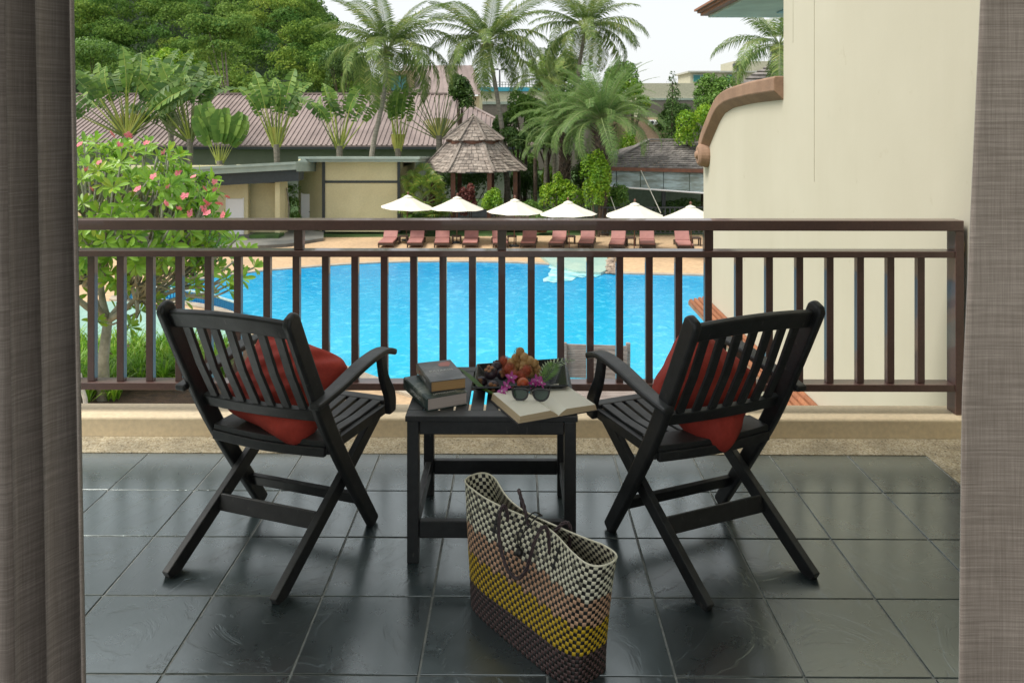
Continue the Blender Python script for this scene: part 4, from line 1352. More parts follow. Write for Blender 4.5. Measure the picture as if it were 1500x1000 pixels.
# ---- traveller palms
def blade_leaf(name, Lp, Lb, wb, m, pm, seed, tatter=.5, bend=.5, pr=.05):
    """petiole up +Z from the origin then a paddle blade; split into strips like the wind torn leaf"""
    rr = random.Random(seed); b = MB()
    pts = []; a = 0; x = 0; z = 0; n1 = 5; n2 = 12
    for i in range(n1 + 1):
        pts.append(Vector((0, 0, Lp * i / n1)))
    b.tube(pts, [pr * (1.6 - i / n1) for i in range(n1 + 1)], 5, mi=1)
    mp = [pts[-1]]
    y = 0; z = Lp; a = 0
    for i in range(n2):
        a += bend / n2
        y += math.sin(a) * Lb / n2; z += math.cos(a) * Lb / n2
        mp.append(Vector((0, y, z)))
    b.tube(mp, [pr * .5 * (1 - .8 * i / n2) for i in range(n2 + 1)], 4, mi=1)
    for s in (-1, 1):
        i = 0
        while i < n2:
            stp = rr.choice([1, 1, 2]) if tatter > .3 else rr.choice([2, 3, 4])
            j = min(n2, i + stp)
            f0, f1 = i / n2, j / n2
            w0 = wb * math.sin(math.pi * (.10 + .84 * f0)) ** .6; w1 = wb * math.sin(math.pi * (.10 + .84 * f1)) ** .6
            dr = rr.uniform(0, .35) * tatter
            sh = rr.uniform(0, .12) * Lb * tatter
            fold = .35 + rr.uniform(-.1, .25)
            gap = .10 * tatter * (mp[j] - mp[i]).length
            up = (mp[j] - mp[i]).normalized()
            o0 = Vector((s * w0, -fold * w0 - 0, 0)) - up * sh * .5 + Vector((0, 0, .25 * w0 - dr * w0))
            o1 = Vector((s * w1, -fold * w1, 0)) - up * (sh * .8) + Vector((0, 0, .25 * w1 - dr * w1))
            b.add([mp[i] + up * gap * .5, mp[j] - up * gap * .5, mp[j] + o1 - up * gap, mp[i] + o0 + up * gap], [(0, 1, 2, 3)], 0)
            i = j
    return b.mesh(name, [m, pm])
tl = [blade_leaf('leaf', 3.0, 2.6, .42, M_trav, M_pet, s_, .9, .6 + .3 * s_) for s_ in range(3)]
tld = [blade_leaf('leaf', 2.8, 2.6, .46, M_travd, M_petd, 10 + s_, 1.0, .9 + .6 * s_, .045) for s_ in range(3)]
tlb = [blade_leaf('leaf', 1.8, 3.0, .62, M_trav, M_pet, 20 + s_, .12, .25, .04) for s_ in range(3)]
tls = [blade_leaf('leaf', 2.6, .5, .05, M_trav, M_petd, 30 + s_, .9, .3, .035) for s_ in range(2)]
def traveller(label, px, py, Y, spread, nleaf, meshes, size=1.0, rz=0.0, seed=1, lean=0, jit=.22, skirt=True):
    rr = random.Random(seed); c = at(px, py, Y)
    t_ = thing('traveller_palm', label, 'palm', (c.x, Y, GZ), rz, group=None)
    C = Vector((0, 0, c.z - GZ))
    b = MB(); b.tube([(0, 0, 0), (.08, 0, C.z * .5), (0, 0, C.z + .2)], [.2, .17, .22], 9); b.build('trunk', M_bark, t_)
    for k in range(nleaf):
        f = (k + .5) / nleaf * 2 - 1
        ang = lean + spread * f + rr.uniform(-.03, .03)
        link('leaf', meshes[k % len(meshes)], t_, C + Vector((f * .22, rr.uniform(-.05, .05), .12 * (1 - abs(f)))),
             (rr.uniform(-jit, jit), ang + rr.uniform(-.05, .05), rr.uniform(-.8, .8)), size * rr.uniform(.82, 1.1))
    if skirt:
        b = MB()
        for k in range(14):
            f = (k + .5) / 14 * 2 - 1; ang = lean + spread * f * .55
            d = Vector((math.sin(ang), 0, math.cos(ang)))
            b.sweep([C + Vector((f * .1, 0, -.1)), C + Vector((f * .3, 0, 0)) + d * .6, C + d * 1.5 * size + Vector((f * .3, 0, 0))], [.12, .2, .05], .08, (0, 1, 0))
        b.build('leaf_bases', mat('yellow leaf bases', (.55, .50, .10), (.40, .42, .09), rough=.5, scale=1), t_)
    return t_
traveller('large traveller palm with a glowing yellow green fan above the pink flowering tree', 186, 200, 54, R(62), 34, [tl[0], tld[0], tl[1], tld[1], tl[2]], 1.08, R(6), 1)
traveller('leaning traveller palm with torn dark leaves right of the large yellow fan', 278, 208, 55, R(46), 26, tld + tl[:1], 1.05, R(-12), 2, lean=R(-14), skirt=False)
traveller('traveller palm with a tall narrow fan standing alone before the mauve roof', 405, 216, 53, R(24), 20, [tl[2], tl[1], tld[2]], .92, R(4), 3)
traveller('young traveller palm with broad whole blades on thin yellow stems', 322, 240, 52, R(34), 11, tlb, .82, R(-4), 4, skirt=False)
traveller('short traveller palm with dark drooping leaves left of the first coconut palm', 497, 218, 52, R(38), 18, [tld[1], tl[2], tl[0]], .82, R(20), 5, skirt=False)
traveller('slender traveller palm with upright banana like leaves beside the coconut trunk', 583, 222, 53, R(16), 13, [tl[0], tl[1]], .78, R(-9), 6)
traveller('traveller palm with a bare wide fan of stems beside the pavilion roof', 643, 203, 52, R(64), 24, tls, .92, R(3), 7)
traveller('tall traveller palm with ragged leaves behind the large yellow fan', 250, 190, 60, R(38), 20, tld, 1.15, R(24), 8, skirt=False)
traveller('distant traveller palm between the coconut palms above the date palm', 812, 150, 62, R(40), 12, tl, .7, R(12), 10, skirt=False)

# fan palm bush left of the pavilion
def fan_leaf(name, r_, n_, m, pm, seed):
    rr = random.Random(seed); b = MB()
    b.tube([(0, 0, 0), (0, .1, .5), (0, .2, .9)], [.02, .015, .012], 4, mi=1)
    o = Vector((0, .2, .9))
    for k in range(n_):
        a = R(-115 + 230 * (k + .5) / n_); w_ = R(230 / n_ * .46)
        l_ = r_ * rr.uniform(.85, 1.05)
        d0 = Vector((math.sin(a - w_), .35, math.cos(a - w_))); d1 = Vector((math.sin(a + w_), .35, math.cos(a + w_))); dm = Vector((math.sin(a), .2, math.cos(a)))
        b.add([o, o + d0 * l_ * .6, o + dm * l_ + Vector((0, .25, -.25)) * l_, o + d1 * l_ * .6], [(0, 1, 2, 3)], 0)
    return b.mesh(name, [m, pm])
fm = [fan_leaf('leaf', .62, 16, M_fan, M_petd, s_) for s_ in range(3)]
c = at(622, 320, 43.6)
t = thing('fan_palm', 'bushy fan palm with yellowing lower leaves beside the beige changing room wall', 'palm', (c.x, 43.6, GZ))
for k in range(62):
    a = k * 2.39996; f = k / 61
    link('leaf', fm[k % 3], t, (random.uniform(-.25, .25), random.uniform(-.2, .2), .9 + 1.3 * (1 - f) + random.uniform(0, .3)), (-R(15 + 75 * f), 0, a), random.uniform(.9, 1.2))
MB().tube([(0, 0, 0), (0, 0, 2.2)], [.14, .1], 8).build('trunk', M_barkd, t)
# thin trunks in the garden
for i, (px_, py0, py1, Y_, lab) in enumerate(((832, 205, 330, 47, 'pale straight palm trunk left of the shaggy date palm'), (784, 215, 330, 47, 'dark thin tree trunk at the pavilion eave'), (812, 215, 330, 48, 'slim pale trunk between the pavilion and the date palm'), (800, 215, 330, 49, 'leaning slim trunk behind the bright bush'))):
    a = at(px_, py0, Y_); t = thing('slim_trunk_palm', lab, 'palm', (a.x, Y_, GZ))
    zt_ = a.z - GZ
    MB().tube([(random.uniform(-.2, .2), 0, 0), (0, 0, zt_)], [.14, .1], 8).build('trunk', M_bark if i != 1 else M_barkd, t)
    for k in range(9):
        link('frond', dfr[k % 3], t, (0, 0, zt_), (random.uniform(-.3, .3), -R(70 - 12 * k) * .8, k * 2.4), .55)
# banana / bird nest accent plants
def strap_clump(name, label, loc, n_, L_, w_, m, cat='plant', group=None, wide=.9):
    t_ = thing(name, label, cat, loc, group=group); b = MB()
    for k in range(n_):
        a = k * 2.39996 + random.uniform(-.2, .2); l_ = L_ * random.uniform(.7, 1.15); e0 = R(random.uniform(45, 88)); q = Vector((0, 0, .05)); sd_ = Vector((-math.sin(a), math.cos(a), 0))
        pts_ = [q.copy()]; e = e0
        for j in range(4):
            q = q + Vector((math.cos(a) * math.cos(e), math.sin(a) * math.cos(e), math.sin(e))) * l_ / 4
            pts_.append(q.copy()); e -= wide * random.uniform(.15, .6)
        ws = [.6, 1, .9, .6, .06]; vs = []
        for p_, ww in zip(pts_, ws): vs += [p_ - sd_ * w_ * ww / 2, p_ + sd_ * w_ * ww / 2]
        b.add(vs, [(2 * i_, 2 * i_ + 1, 2 * i_ + 3, 2 * i_ + 2) for i_ in range(4)])
    b.build('leaves', m, t_)
    return t_
strap_clump('birds_nest_plant', 'yellow green rosette plant by the dark trunk beside the pavilion', tuple(onz(789, 322)), 26, 1.7, .16, M_bushb)
strap_clump('birds_nest_plant', 'rosette plant under the slim trunks behind the clipped hedge', (at(824, 260, 46).x, 46, GZ), 30, 2.6, .2, M_bushm)

# ---- planting bed in front of the balcony: strap leaved cover (uncountable) plus clear clumps
V, Q = [], []
bedpts = []
for k in range(380):
    px_ = random.uniform(60, 330); py_ = random.uniform(508, 590)
    if px_ > 250 and py_ > 560: continue
    if px_ > 180 and py_ > 566: continue
    bedpts.append(onz(px_, py_, GZ + .05))
b = MB()
for q0_ in bedpts:
    for k in range(11):
        a = random.uniform(0, 6.28); l_ = random.uniform(.5, .95); e = R(random.uniform(50, 88)); q = q0_.copy(); sd_ = Vector((-math.sin(a), math.cos(a), 0)); pts_ = [q.copy()]
        for j in range(3):
            q = q + Vector((math.cos(a) * math.cos(e), math.sin(a) * math.cos(e), math.sin(e))) * l_ / 3
            pts_.append(q.copy()); e -= random.uniform(.15, .7)
        vs = []
        for p_, ww in zip(pts_, (.6, 1, .8, .08)): vs += [p_ - sd_ * .019 * ww, p_ + sd_ * .019 * ww]
        b.add(vs, [(2 * i_, 2 * i_ + 1, 2 * i_ + 3, 2 * i_ + 2) for i_ in range(3)])
b.build('lily_ground_cover', M_lily, label='bright green strap leaved ground cover under the pink flowering tree', cat='ground cover', kind='stuff')
for i, (px_, py_, lab) in enumerate(((240, 566, 'pale green rosette nearest the bare soil of the bed'), (158, 572, 'strap leaved clump at the near edge of the bed by the white post'), (205, 556, 'light green clump in the middle of the planting bed'))):
    q = onz(px_, py_, GZ + .05)
    strap_clump('strap_plant', lab, tuple(q), 46, .75, .05, M_lily, group='strap leaved plants in the bed')

# ---- frangipani tree
YF = 17.8
root = onz(152, 560)
root = Vector((at(152, 560, YF).x, YF, GZ))
fr_ = thing('frangipani_tree', 'grey branched frangipani with bright leaves and pink blossom at the left of the balcony', 'tree', tuple(root))
cc = at(140, 345, YF) - root
tips = []
rr = random.Random(11)
while len(tips) < 500:
    d = Vector((rr.gauss(0, 1), rr.gauss(0, 1), rr.gauss(0, 1) * .8 + .25)).normalized()
    if d.z < -.5: continue
    q = rr.uniform(.62, 1.0) ** .6
    ex, ez = 2.95, 2.3 if d.z > 0 else 1.5
    p = cc + Vector((d.x * ex * q, d.y * 2.3 * q, d.z * ez * q))
    if p.z < 1.0: continue
    tips.append((p, d))
# low right hanging branches
for px_, py_ in ((330, 372), (345, 395), (300, 400), (330, 410), (262, 395), (250, 420), (225, 440), (215, 395), (185, 420), (240, 372), (300, 376), (372, 392), (345, 352), (360, 370), (318, 392), (285, 418), (270, 440), (238, 452), (205, 455), (170, 455), (140, 470), (130, 430), (160, 400), (205, 375), (275, 362), (335, 425), (305, 430), (190, 480), (222, 408), (125, 395), (352, 408), (290, 345)):
    p = at(px_, py_, YF - rr.uniform(-.6, .8)) - root; tips.append((p, Vector((.6, -.2, .4)).normalized()))
# pick visible flower tips
def kclusters(points, k, it=6):
    A_ = np.array([tuple(p) for p in points]); c_ = A_[np.random.RandomState(3).choice(len(A_), k, replace=False)]
    for _ in range(it):
        d_ = ((A_[:, None] - c_[None]) ** 2).sum(2); lab = d_.argmin(1)
        for j in range(k):
            if (lab == j).any(): c_[j] = A_[lab == j].mean(0)
    return lab, c_
fork = at(158, 470, YF) - root
b = MB()
b.tube([(0, 0, 0), fork * .5 + Vector((-.06, 0, 0)), fork], [.15, .125, .10], 9)
tp = [t_[0] for t_ in tips]
l1, c1 = kclusters(tp, 7)
for j in range(7):
    idx = [i for i in range(len(tp)) if l1[i] == j]
    if not idx: continue
    m1 = Vector(c1[j]); n1 = fork.lerp(m1, .42) + Vector((rr.uniform(-.1, .1), rr.uniform(-.1, .1), -.12))
    b.tube(catmull([fork, fork.lerp(n1, .5) + Vector((rr.uniform(-.12, .12), 0, -.08)), n1], 4), [.085 - .004 * i for i in range(9)], 7)
    k2 = max(1, len(idx) // 6)
    sub = [tp[i] for i in idx]
    l2, c2 = kclusters(sub, k2)
    for h in range(k2):
        id2 = [idx[i] for i in range(len(sub)) if l2[i] == h]
        if not id2: continue
        m2 = Vector(c2[h]); n2 = n1.lerp(m2, .55) + Vector((rr.uniform(-.15, .15), rr.uniform(-.15, .15), -.1))
        mid_ = n1.lerp(n2, .5) + Vector((rr.uniform(-.12, .12), rr.uniform(-.12, .12), -.12))
        b.tube([n1, mid_, n2], [.05, .043, .036], 6)
        for i in id2:
            p = tp[i]; mm_ = n2.lerp(p, .5) + Vector((rr.uniform(-.1, .1), rr.uniform(-.1, .1), -.14))
            b.tube([n2, mm_, p], [.03, .025, .022], 5)
b.build('trunk', M_frang, fr_, smooth=True)
def fleaf_mesh():
    b = MB()
    st = [(0, 0), (.06, .012), (.14, .04), (.22, .048), (.28, .03), (.31, 0.002)]
    vs = []
    for x, w_ in st:
        z = -.35 * x * x
        vs += [(x, -w_, z + w_ * .35), (x, 0, z), (x, w_, z + w_ * .35)]
    fs = []
    for i in range(len(st) - 1):
        fs += [(3 * i, 3 * i + 1, 3 * i + 4, 3 * i + 3), (3 * i + 1, 3 * i + 2, 3 * i + 5, 3 * i + 4)]
    b.add(vs, fs); return b
flb = fleaf_mesh()
lme = flb.mesh('leaf', M_fleaf)
lv = np.array(flb.v); lf_ = np.array(flb.f)
LM = []
for (p, d) in tips:
    q = d.to_track_quat('Z', 'Y').to_matrix()
    for k in range(rr.randint(8, 11)):
        a = k * 2.39996; el = R(rr.uniform(-5, 60)); s = rr.uniform(.7, 1.15)
        m3 = q @ Matrix.Rotation(a, 3, 'Z') @ Matrix.Rotation(-el, 3, 'Y') @ Matrix.Rotation(rr.uniform(-.4, .4), 3, 'X')
        LM.append((p.copy(), m3, s))
# the 300 nearest to the viewer in view are objects, the rest one mass
def vis(i):
    wp = LM[i][0] + root
    px_ = 759 + F * wp.x / wp.y
    return (wp.y + (0 if px_ > 112 else 50)) / LM[i][2]
order = sorted(range(len(LM)), key=vis)
for i in order[:300]:
    p, m3, s = LM[i]
    o = bpy.data.objects.new('leaf', lme); COL.objects.link(o); o.parent = fr_
    o.matrix_local = Matrix.Translation(p) @ m3.to_4x4() @ Matrix.Scale(s, 4)
VV = []; QQ = []; of = 0
for i in order[300:]:
    p, m3, s = LM[i]
    VV.append((lv * s) @ np.array(m3).T + np.array(p)); QQ.append(lf_ + of); of += len(lv)
link('leaf_mass', npmesh('leaf_mass', np.concatenate(VV), np.concatenate(QQ), M_fleaf), fr_, kind='stuff')
# blossom
b = MB()
for k in range(9):
    a = k * 2.4; rr2 = .09 * math.sqrt(k / 9); o_ = Vector((math.cos(a) * rr2, math.sin(a) * rr2, .06 + .02 * (k % 3)))
    for j in range(5):
        t0 = 2 * math.pi * j / 5 + k; d0 = Vector((math.cos(t0), math.sin(t0), .25)); s0 = Vector((-math.sin(t0), math.cos(t0), 0))
        b.add([o_, o_ + d0 * .025 + s0 * .016, o_ + d0 * .05, o_ + d0 * .025 - s0 * .016], [(0, 1, 2, 3)])
blo = b.mesh('flower_cluster', M_pink)
for px_, py_ in ((160, 200), (188, 200), (244, 225), (190, 234), (146, 241), (132, 280), (258, 256), (264, 256), (297, 280), (317, 281), (330, 292), (298, 300), (308, 303), (283, 313), (306, 315), (276, 316), (250, 276), (120, 215), (320, 303), (215, 212), (172, 214), (225, 262), (205, 280), (285, 262), (270, 290), (240, 300), (330, 316), (312, 268), (130, 250), (294, 308), (262, 308)):
    Yb = YF - 1.9 + abs(px_ - 200) * .003
    link('flower_cluster', blo, fr_, at(px_, py_ - 1, Yb) - root, (R(60) + rr.uniform(-.5, .4), rr.uniform(-.5, .5), rr.uniform(0, 6)), rr.uniform(.5, .85))

# ================================================================== POOLSIDE FURNITURE
def make_umbrella():
    t_ = thing('sun_umbrella', 'x', 'umbrella', (0, 0, 0), group='cream sun umbrellas in a row behind the pool')
    rimz, top, r_ = 1.74, 2.36, 1.42
    b = MB(); n = 8
    vs = [(0, 0, top)]
    for rg, (f, dz) in enumerate(((.2, 0), (.6, -.02), (1.0, 0))):
        for k in range(n * 2):
            a = math.pi * k / n
            rr_ = r_ * f * (1 if k % 2 == 0 else .955)
            z = top + (rimz - top) * f + dz - (.03 if k % 2 else 0) * f
            vs.append((math.cos(a) * rr_, math.sin(a) * rr_, z))
    m_ = n * 2
    fs = [(0, 1 + k, 1 + (k + 1) % m_) for k in range(m_)]
    for rg in range(2):
        for k in range(m_):
            a0_ = 1 + rg * m_
            fs.append((a0_ + k, a0_ + m_ + k, a0_ + m_ + (k + 1) % m_, a0_ + (k + 1) % m_))
    b.add(vs, fs)
    can = b.build('canopy', M_umb, t_)
    b = MB()
    b.lathe((0, 0, 0), [(.24, top - .085), (.22, top - .055), (.03, top + .03)], 16); b.build('vent_cap', M_umb, can)
    MB().tube([(0, 0, 0), (0, 0, top + .02)], .025, 8).build('pole', M_pole, t_)
    MB().lathe((0, 0, 0), [(.035, top + .05), (.06, top + .1), (.05, top + .16), (.01, top + .2)], 8).build('finial', M_pole, t_)
    for k in range(8):
        a = math.pi * 2 * k / 8
        MB().tube([(math.cos(a) * .05, math.sin(a) * .05, top - .05), (math.cos(a) * r_ * .97, math.sin(a) * r_ * .97, rimz - .03)], .012, 4).build('rib', M_pole, t_)
    MB().lathe((0, 0, 0), [(.26, 0), (.26, .06), (.05, .1)], 12).build('base', M_dark, t_)
    return t_
um = make_umbrella()
uinfo = [(595, 281, 'cream umbrella in front of the beige changing room wall'), (669, 283, 'cream umbrella standing before the pavilion post and red leaved bush'),
         (753, 286, 'cream umbrella just right of the pavilion, beside the small bright bush'), (834, 289, 'cream umbrella in front of the bright yellow green bush'),
         (929, 291, 'cream umbrella in front of the restaurant where the second rope comes down'), (1013, 295, 'cream umbrella partly cut off by the fin wall')]
for i, (px_, py_, lab) in enumerate(uinfo):
    # apex height above ground 2.6 -> distance
    hy = (H - (GZ + 2.55)) * F / (py_ - 170)
    q = at(px_, py_, hy)
    o = um if i == 0 else clone(um)
    o.location = (q.x, hy, GZ); o.rotation_euler = (R(random.uniform(-2, 2)), R(random.uniform(-2, 2)), random.uniform(0, .7)); o['label'] = lab

def make_lounger():
    t_ = thing('sun_lounger', 'x', 'sun lounger', (0, 0, 0), group='mauve red sun loungers in a row along the pool')
    # head end at +Y, foot end at -Y
    MB().box((-.36, -1.0, .24), (.36, .35, .32)).build('seat_cushion', M_lounge, t_, bevel=.02)
    MB().sweep([(0, .36, .30), (0, .86, .86)], .72, .08, (1, 0, 0)).build('backrest', M_lounge, t_, bevel=.02)
    b = MB()
    for s in (-1, 1): b.box((s * .36 - .03, -1.02, .14), (s * .36 + .03, 1.0, .235))
    b.box((-.33, -1.02, .14), (.33, -.96, .235)); b.box((-.33, .94, .14), (.33, 1.0, .235))
    b.build('frame', M_loungef, t_)
    for s in (-1, 1):
        for y_ in (-.88, .85):
            MB().box((s * .36 - .03, y_ - .03, 0), (s * .36 + .03, y_ + .03, .139)).build('leg', M_loungef, t_)
    MB().sweep([(0, .9, .2), (0, .78, .72)], .5, .03, (1, 0, 0)).build('backrest_strut', M_loungef, t_)
    return t_
lo = make_lounger()
lx = [570, 610, 648, 690, 732, 775, 818, 860, 905, 948, 1001]
llab = ['nearest the changing room', 'second from the changing room, right of the first pole', 'just left of the second umbrella pole', 'just right of the second umbrella pole',
        'behind the middle railing post', 'right of the third umbrella pole', 'left of the fourth umbrella pole', 'right of the fourth umbrella pole', 'left of the fifth umbrella pole',
        'right of the fifth umbrella pole', 'last before the fin wall']
for i, x in enumerate(lx):
    o = lo if i == 0 else clone(lo)
    yy = 39.6 - (i > 7) * .4 - (i > 9) * .3
    o.location = (at(x, 360, yy).x, yy, GZ); o.rotation_euler = (0, 0, R(random.uniform(-7, 3)) + R(8 * (x < 760) - 6)); o['label'] = 'mauve red sun lounger ' + llab[i]
def make_stable():
    t_ = thing('side_table', 'x', 'side table', (0, 0, 0), group='small dark side tables between the sun loungers')
    MB().box((-.24, -.24, .36), (.24, .24, .41)).build('table_top', M_loungef, t_)
    for s in (-1, 1):
        for q in (-1, 1):
            MB().box((s * .2 - .03, q * .2 - .03, 0), (s * .2 + .03, q * .2 + .03, .359)).build('leg', M_loungef, t_)
    return t_
st_ = make_stable()
tlab = ['under the first umbrella beside the changing room', 'between the third and fourth sun lounger', 'just right of the middle railing post', 'under the umbrella before the yellow green bush', 'under the umbrella before the restaurant', 'next to the fin wall']
for i, x in enumerate([591, 669, 750, 836, 924, 1019]):
    o = st_ if i == 0 else clone(st_)
    yy = 40.0 - (i > 3) * .5
    o.location = (at(x, 360, yy).x, yy, GZ); o['label'] = 'small dark side table ' + tlab[i]
# terracotta planter, garden steps behind umbrellas
g = thing('garden_steps', 'low weathered timber garden steps behind the third umbrella', 'steps', tuple(at(757, 320, 44.6).xy) + (GZ,))
for k in range(3):
    MB().box((-1.4, k * .4, 0), (1.4, k * .4 + .38, .25 + .22 * k)).build('step', mat('weathered timber', (.22, .17, .13), (.13, .10, .08)), g)
q = at(793, 320, 44)
MB().lathe((0, 0, 0), [(.3, 0), (.42, .6), (.47, .62), (.47, .72), (.4, .72)], 14).build('clay_pot', M_clay, loc=(q.x, q.y, GZ), label='orange clay pot at the end of the garden steps', cat='pot')

# white post at far left bottom & timber platform
q = onz(126, 600)
MB().tube([(0, 0, 0), (-.02, 0, .25), (-.10, 0, .5), (-.14, 0, .8)], [.05, .05, .05, .04], 8).build('white_garden_post', mat('white post', (.7, .7, .66)), loc=(q.x, q.y, GZ), label='short curved white post at the near edge of the planting bed', cat='post')

pl0 = onz(880, 578)
plat = thing('timber_platform', 'weathered grey timber platform with a low boarded screen beside the near pool edge', 'deck', (pl0.x, pl0.y, GZ))
M_wd = mat('weathered grey boards', (.42, .36, .32), (.24, .19, .17), rough=.8, scale=3, stretch=(1, 8, 8), bmp=.3, obj_rand=.3, fine=.3)
bm_ = MB().box((-.85, -.065, .08), (.95, .065, .11)).mesh('board', M_wd, bevel=.006)
for k in range(14):
    link('board', bm_, plat, (0, -1.4 + .14 * k, 0))
bm2 = MB().box((-.78, -.018, -.055), (.72, .018, .055)).mesh('board', M_wd, bevel=.005)
for k in range(7):
    link('board', bm2, plat, (0, .72, .19 + k * .118), (0, 0, R(-6)))
for x in (-.80, .74):
    MB().box((x - .05, .69, 0), (x + .05, .79, 1.0)).build('post', M_wd, plat, bevel=.006)
MB().box((-.85, -1.5, -.03), (.95, .6, .07)).build('bearer', M_wd, plat)

# ================================================================== BALCONY FURNITURE
def make_chair(name, label):
    t_ = thing(name, label, 'chair', (0, 0, 0))
    bv = dict(bevel=.0035, seg=2)
    X0 = .262
    for s in (-1, 1):
        pts = catmull([Vector((s * X0, .285, 0)), Vector((s * X0, .115, .25)), Vector((s * X0, -.03, .48)), Vector((s * X0, -.150, .71)), Vector((s * X0, -.262, .94))], 4)
        n_ = len(pts)
        top_ = pts[-1] + (pts[-1] - pts[-2]).normalized() * .004; pts[-1] = pts[-1] - (pts[-1] - pts[-2]).normalized() * .016; pts.append(top_); n_ = len(pts)
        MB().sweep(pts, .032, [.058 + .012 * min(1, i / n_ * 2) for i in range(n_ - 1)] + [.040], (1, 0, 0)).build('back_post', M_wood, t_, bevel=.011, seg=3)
        # rear leg: from foot up to seat front
        MB().sweep([(s * .222, -.285, 0), (s * .222, .06, .20), (s * .222, .385, .398)], .028, .055, (1, 0, 0)).build('leg', M_wood, t_, **bv)
        arm = catmull([Vector((s * .287, -.16, .607)), Vector((s * .288, -.02, .628)), Vector((s * .290, .16, .664)), Vector((s * .290, .30, .672)), Vector((s * .290, .39, .645))], 4)
        MB().sweep(arm, [.045 + .018 * math.sin(i / 16 * 3.0) for i in range(17)], .024, (1, 0, 0)).build('armrest', M_wood, t_, bevel=.008, seg=2)
        MB().sweep(catmull([Vector((s * .286, .30, .655)), Vector((s * .286, .325, .56)), Vector((s * .286, .375, .47)), Vector((s * .284, .385, .40))], 3), .026, [.04, .042, .044, .046, .05, .055, .06, .06, .055, .05], (1, 0, 0)).build('arm_support', M_wood, t_, bevel=.006, seg=2)
        MB().box((s * .244 - .012 if s > 0 else s * .244 - .012, -.02, .385), (s * .244 + .012, .42, .423)).build('seat_rail', M_wood, t_, **bv)
    # rear stretcher (between legs), front stretcher (between posts)
    def legp(z): f = z / .398; return -.285 + .67 * f
    MB().sweep([(-.208, legp(.15), .15), (.208, legp(.15), .15)], .058, .020, (0, .35, .94)).build('stretcher', M_wood, t_, **bv)
    MB().sweep([(-.247, .21, .125), (.247, .21, .125)], .050, .020, (0, -.4, .9)).build('stretcher', M_wood, t_, **bv)
    # seat boards
    zf = .431
    rear = catmull([Vector((-.245, -.02, zf - .004)), Vector((-.12, -.03, zf - .007)), Vector((0, -.034, zf - .009)), Vector((.12, -.03, zf - .007)), Vector((.245, -.02, zf - .004))], 4)
    MB().sweep([p + Vector((0, .045, 0)) for p in rear], .11, .022, (0, 1, 0)).build('rear_seat_board', M_wood, t_, **bv)
    MB().sweep([p + Vector((0, -.006, -.029)) for p in rear], .02, .034, (0, 1, 0)).build('rear_seat_rail', M_wood, t_, **bv)
    MB().box((-.245, .395, zf - .012), (.245, .45, zf + .008)).build('front_seat_board', M_wood, t_, bevel=.006, seg=2)
    nsl = 9
    for k in range(nsl):
        x = -.215 + .43 * k / (nsl - 1)
        dip = -.012 * (1 - (x / .24) ** 2)
        MB().sweep([(x, .075, zf + dip), (x, .23, zf + dip * 1.4 - .004), (x, .394, zf - .001)], .038, .016, (1, 0, 0)).build('seat_slat', M_wood, t_, bevel=.002)
    # backrest
    def bp(z):
        return -.03 - .232 * (z - .48) / .46
    top = [Vector((x, bp(.885) - .022 * (1 - (x / .25) ** 2), .885 + .016 * (1 - (x / .25) ** 2))) for x in [-.247 + .494 * i / 10 for i in range(11)]]
    MB().sweep(top, .068, .024, (0, -.45, .89)).build('top_rail', M_wood, t_, bevel=.006, seg=2)
    low = [Vector((x, bp(.545) - .018 * (1 - (x / .25) ** 2), .545)) for x in [-.247 + .494 * i / 10 for i in range(11)]]
    MB().sweep(low, .05, .022, (0, -.45, .89)).build('lower_rail', M_wood, t_, **bv)
    for k in range(7):
        x = -.192 + .384 * k / 6
        c_ = -.020 * (1 - (x / .25) ** 2)
        MB().sweep([(x, bp(.565) + c_, .568), (x, bp(.71) + c_ - .004, .71), (x, bp(.85) + c_, .857 + .012 * (1 - (x / .25) ** 2))], .033, .014, (1, 0, 0)).build('back_slat', M_wood, t_, bevel=.002)
    return t_
chL = make_chair('folding_armchair', 'black folding armchair holding a red cushion, beside the pile of closed books')
chR = clone(chL, label='black folding armchair holding a red cushion, beside the open book and fin wall')
chL.location = (-.913, 2.911, 0); chL.rotation_euler = (0, 0, -R(19.3))
chR.location = (.708, 2.897, 0); chR.rotation_euler = (0, 0, R(23.4))

# cushions
def cushion_mesh(name, seed, w_=.19, h_=.19, th=.075, sag=0.0):
    n_ = 30; V, Q = [], []
    ph = random.Random(seed).uniform(0, 9)
    for side in (1, -1):
        for j in range(n_ + 1):
            for i in range(n_ + 1):
                u, v = i / n_ * 2 - 1, j / n_ * 2 - 1
                e = (max(0, 1 - u * u) * max(0, 1 - v * v)) ** .42
                pin = 1 - .09 * (1 - abs(u)) * abs(v) ** 3 - .0
                pin2 = 1 - .09 * (1 - abs(v)) * abs(u) ** 3
                rc = 1 - .15 * (abs(u) * abs(v)) ** 4
                x = u * w_ * pin2 * rc; y = v * h_ * pin * rc
                wr = .006 * math.sin(u * 7 + ph) * math.cos(v * 6 + ph * 2) + .004 * math.sin((u - v) * 13 + ph)
                cr = .010 * (abs(u * v)) * math.sin(9 * (abs(u) - abs(v)))
                z = side * (th * e + (wr + cr) * min(1, e * 2.5))
                V.append((x, y, z))
    m_ = (n_ + 1) ** 2
    for s_, o in ((0, 0), (1, m_)):
        for j in range(n_):
            for i in range(n_):
                a = o + j * (n_ + 1) + i
                f = (a, a + 1, a + n_ + 2, a + n_ + 1)
                Q.append(f if s_ == 0 else f[::-1])
    me = npmesh(name, V, Q, M_red, smooth=True)
    bm = bmesh.new(); bm.from_mesh(me); bmesh.ops.remove_doubles(bm, verts=bm.verts, dist=.0004); bm.to_mesh(me); bm.free()
    me.polygons.foreach_set('use_smooth', [True] * len(me.polygons))
    return me
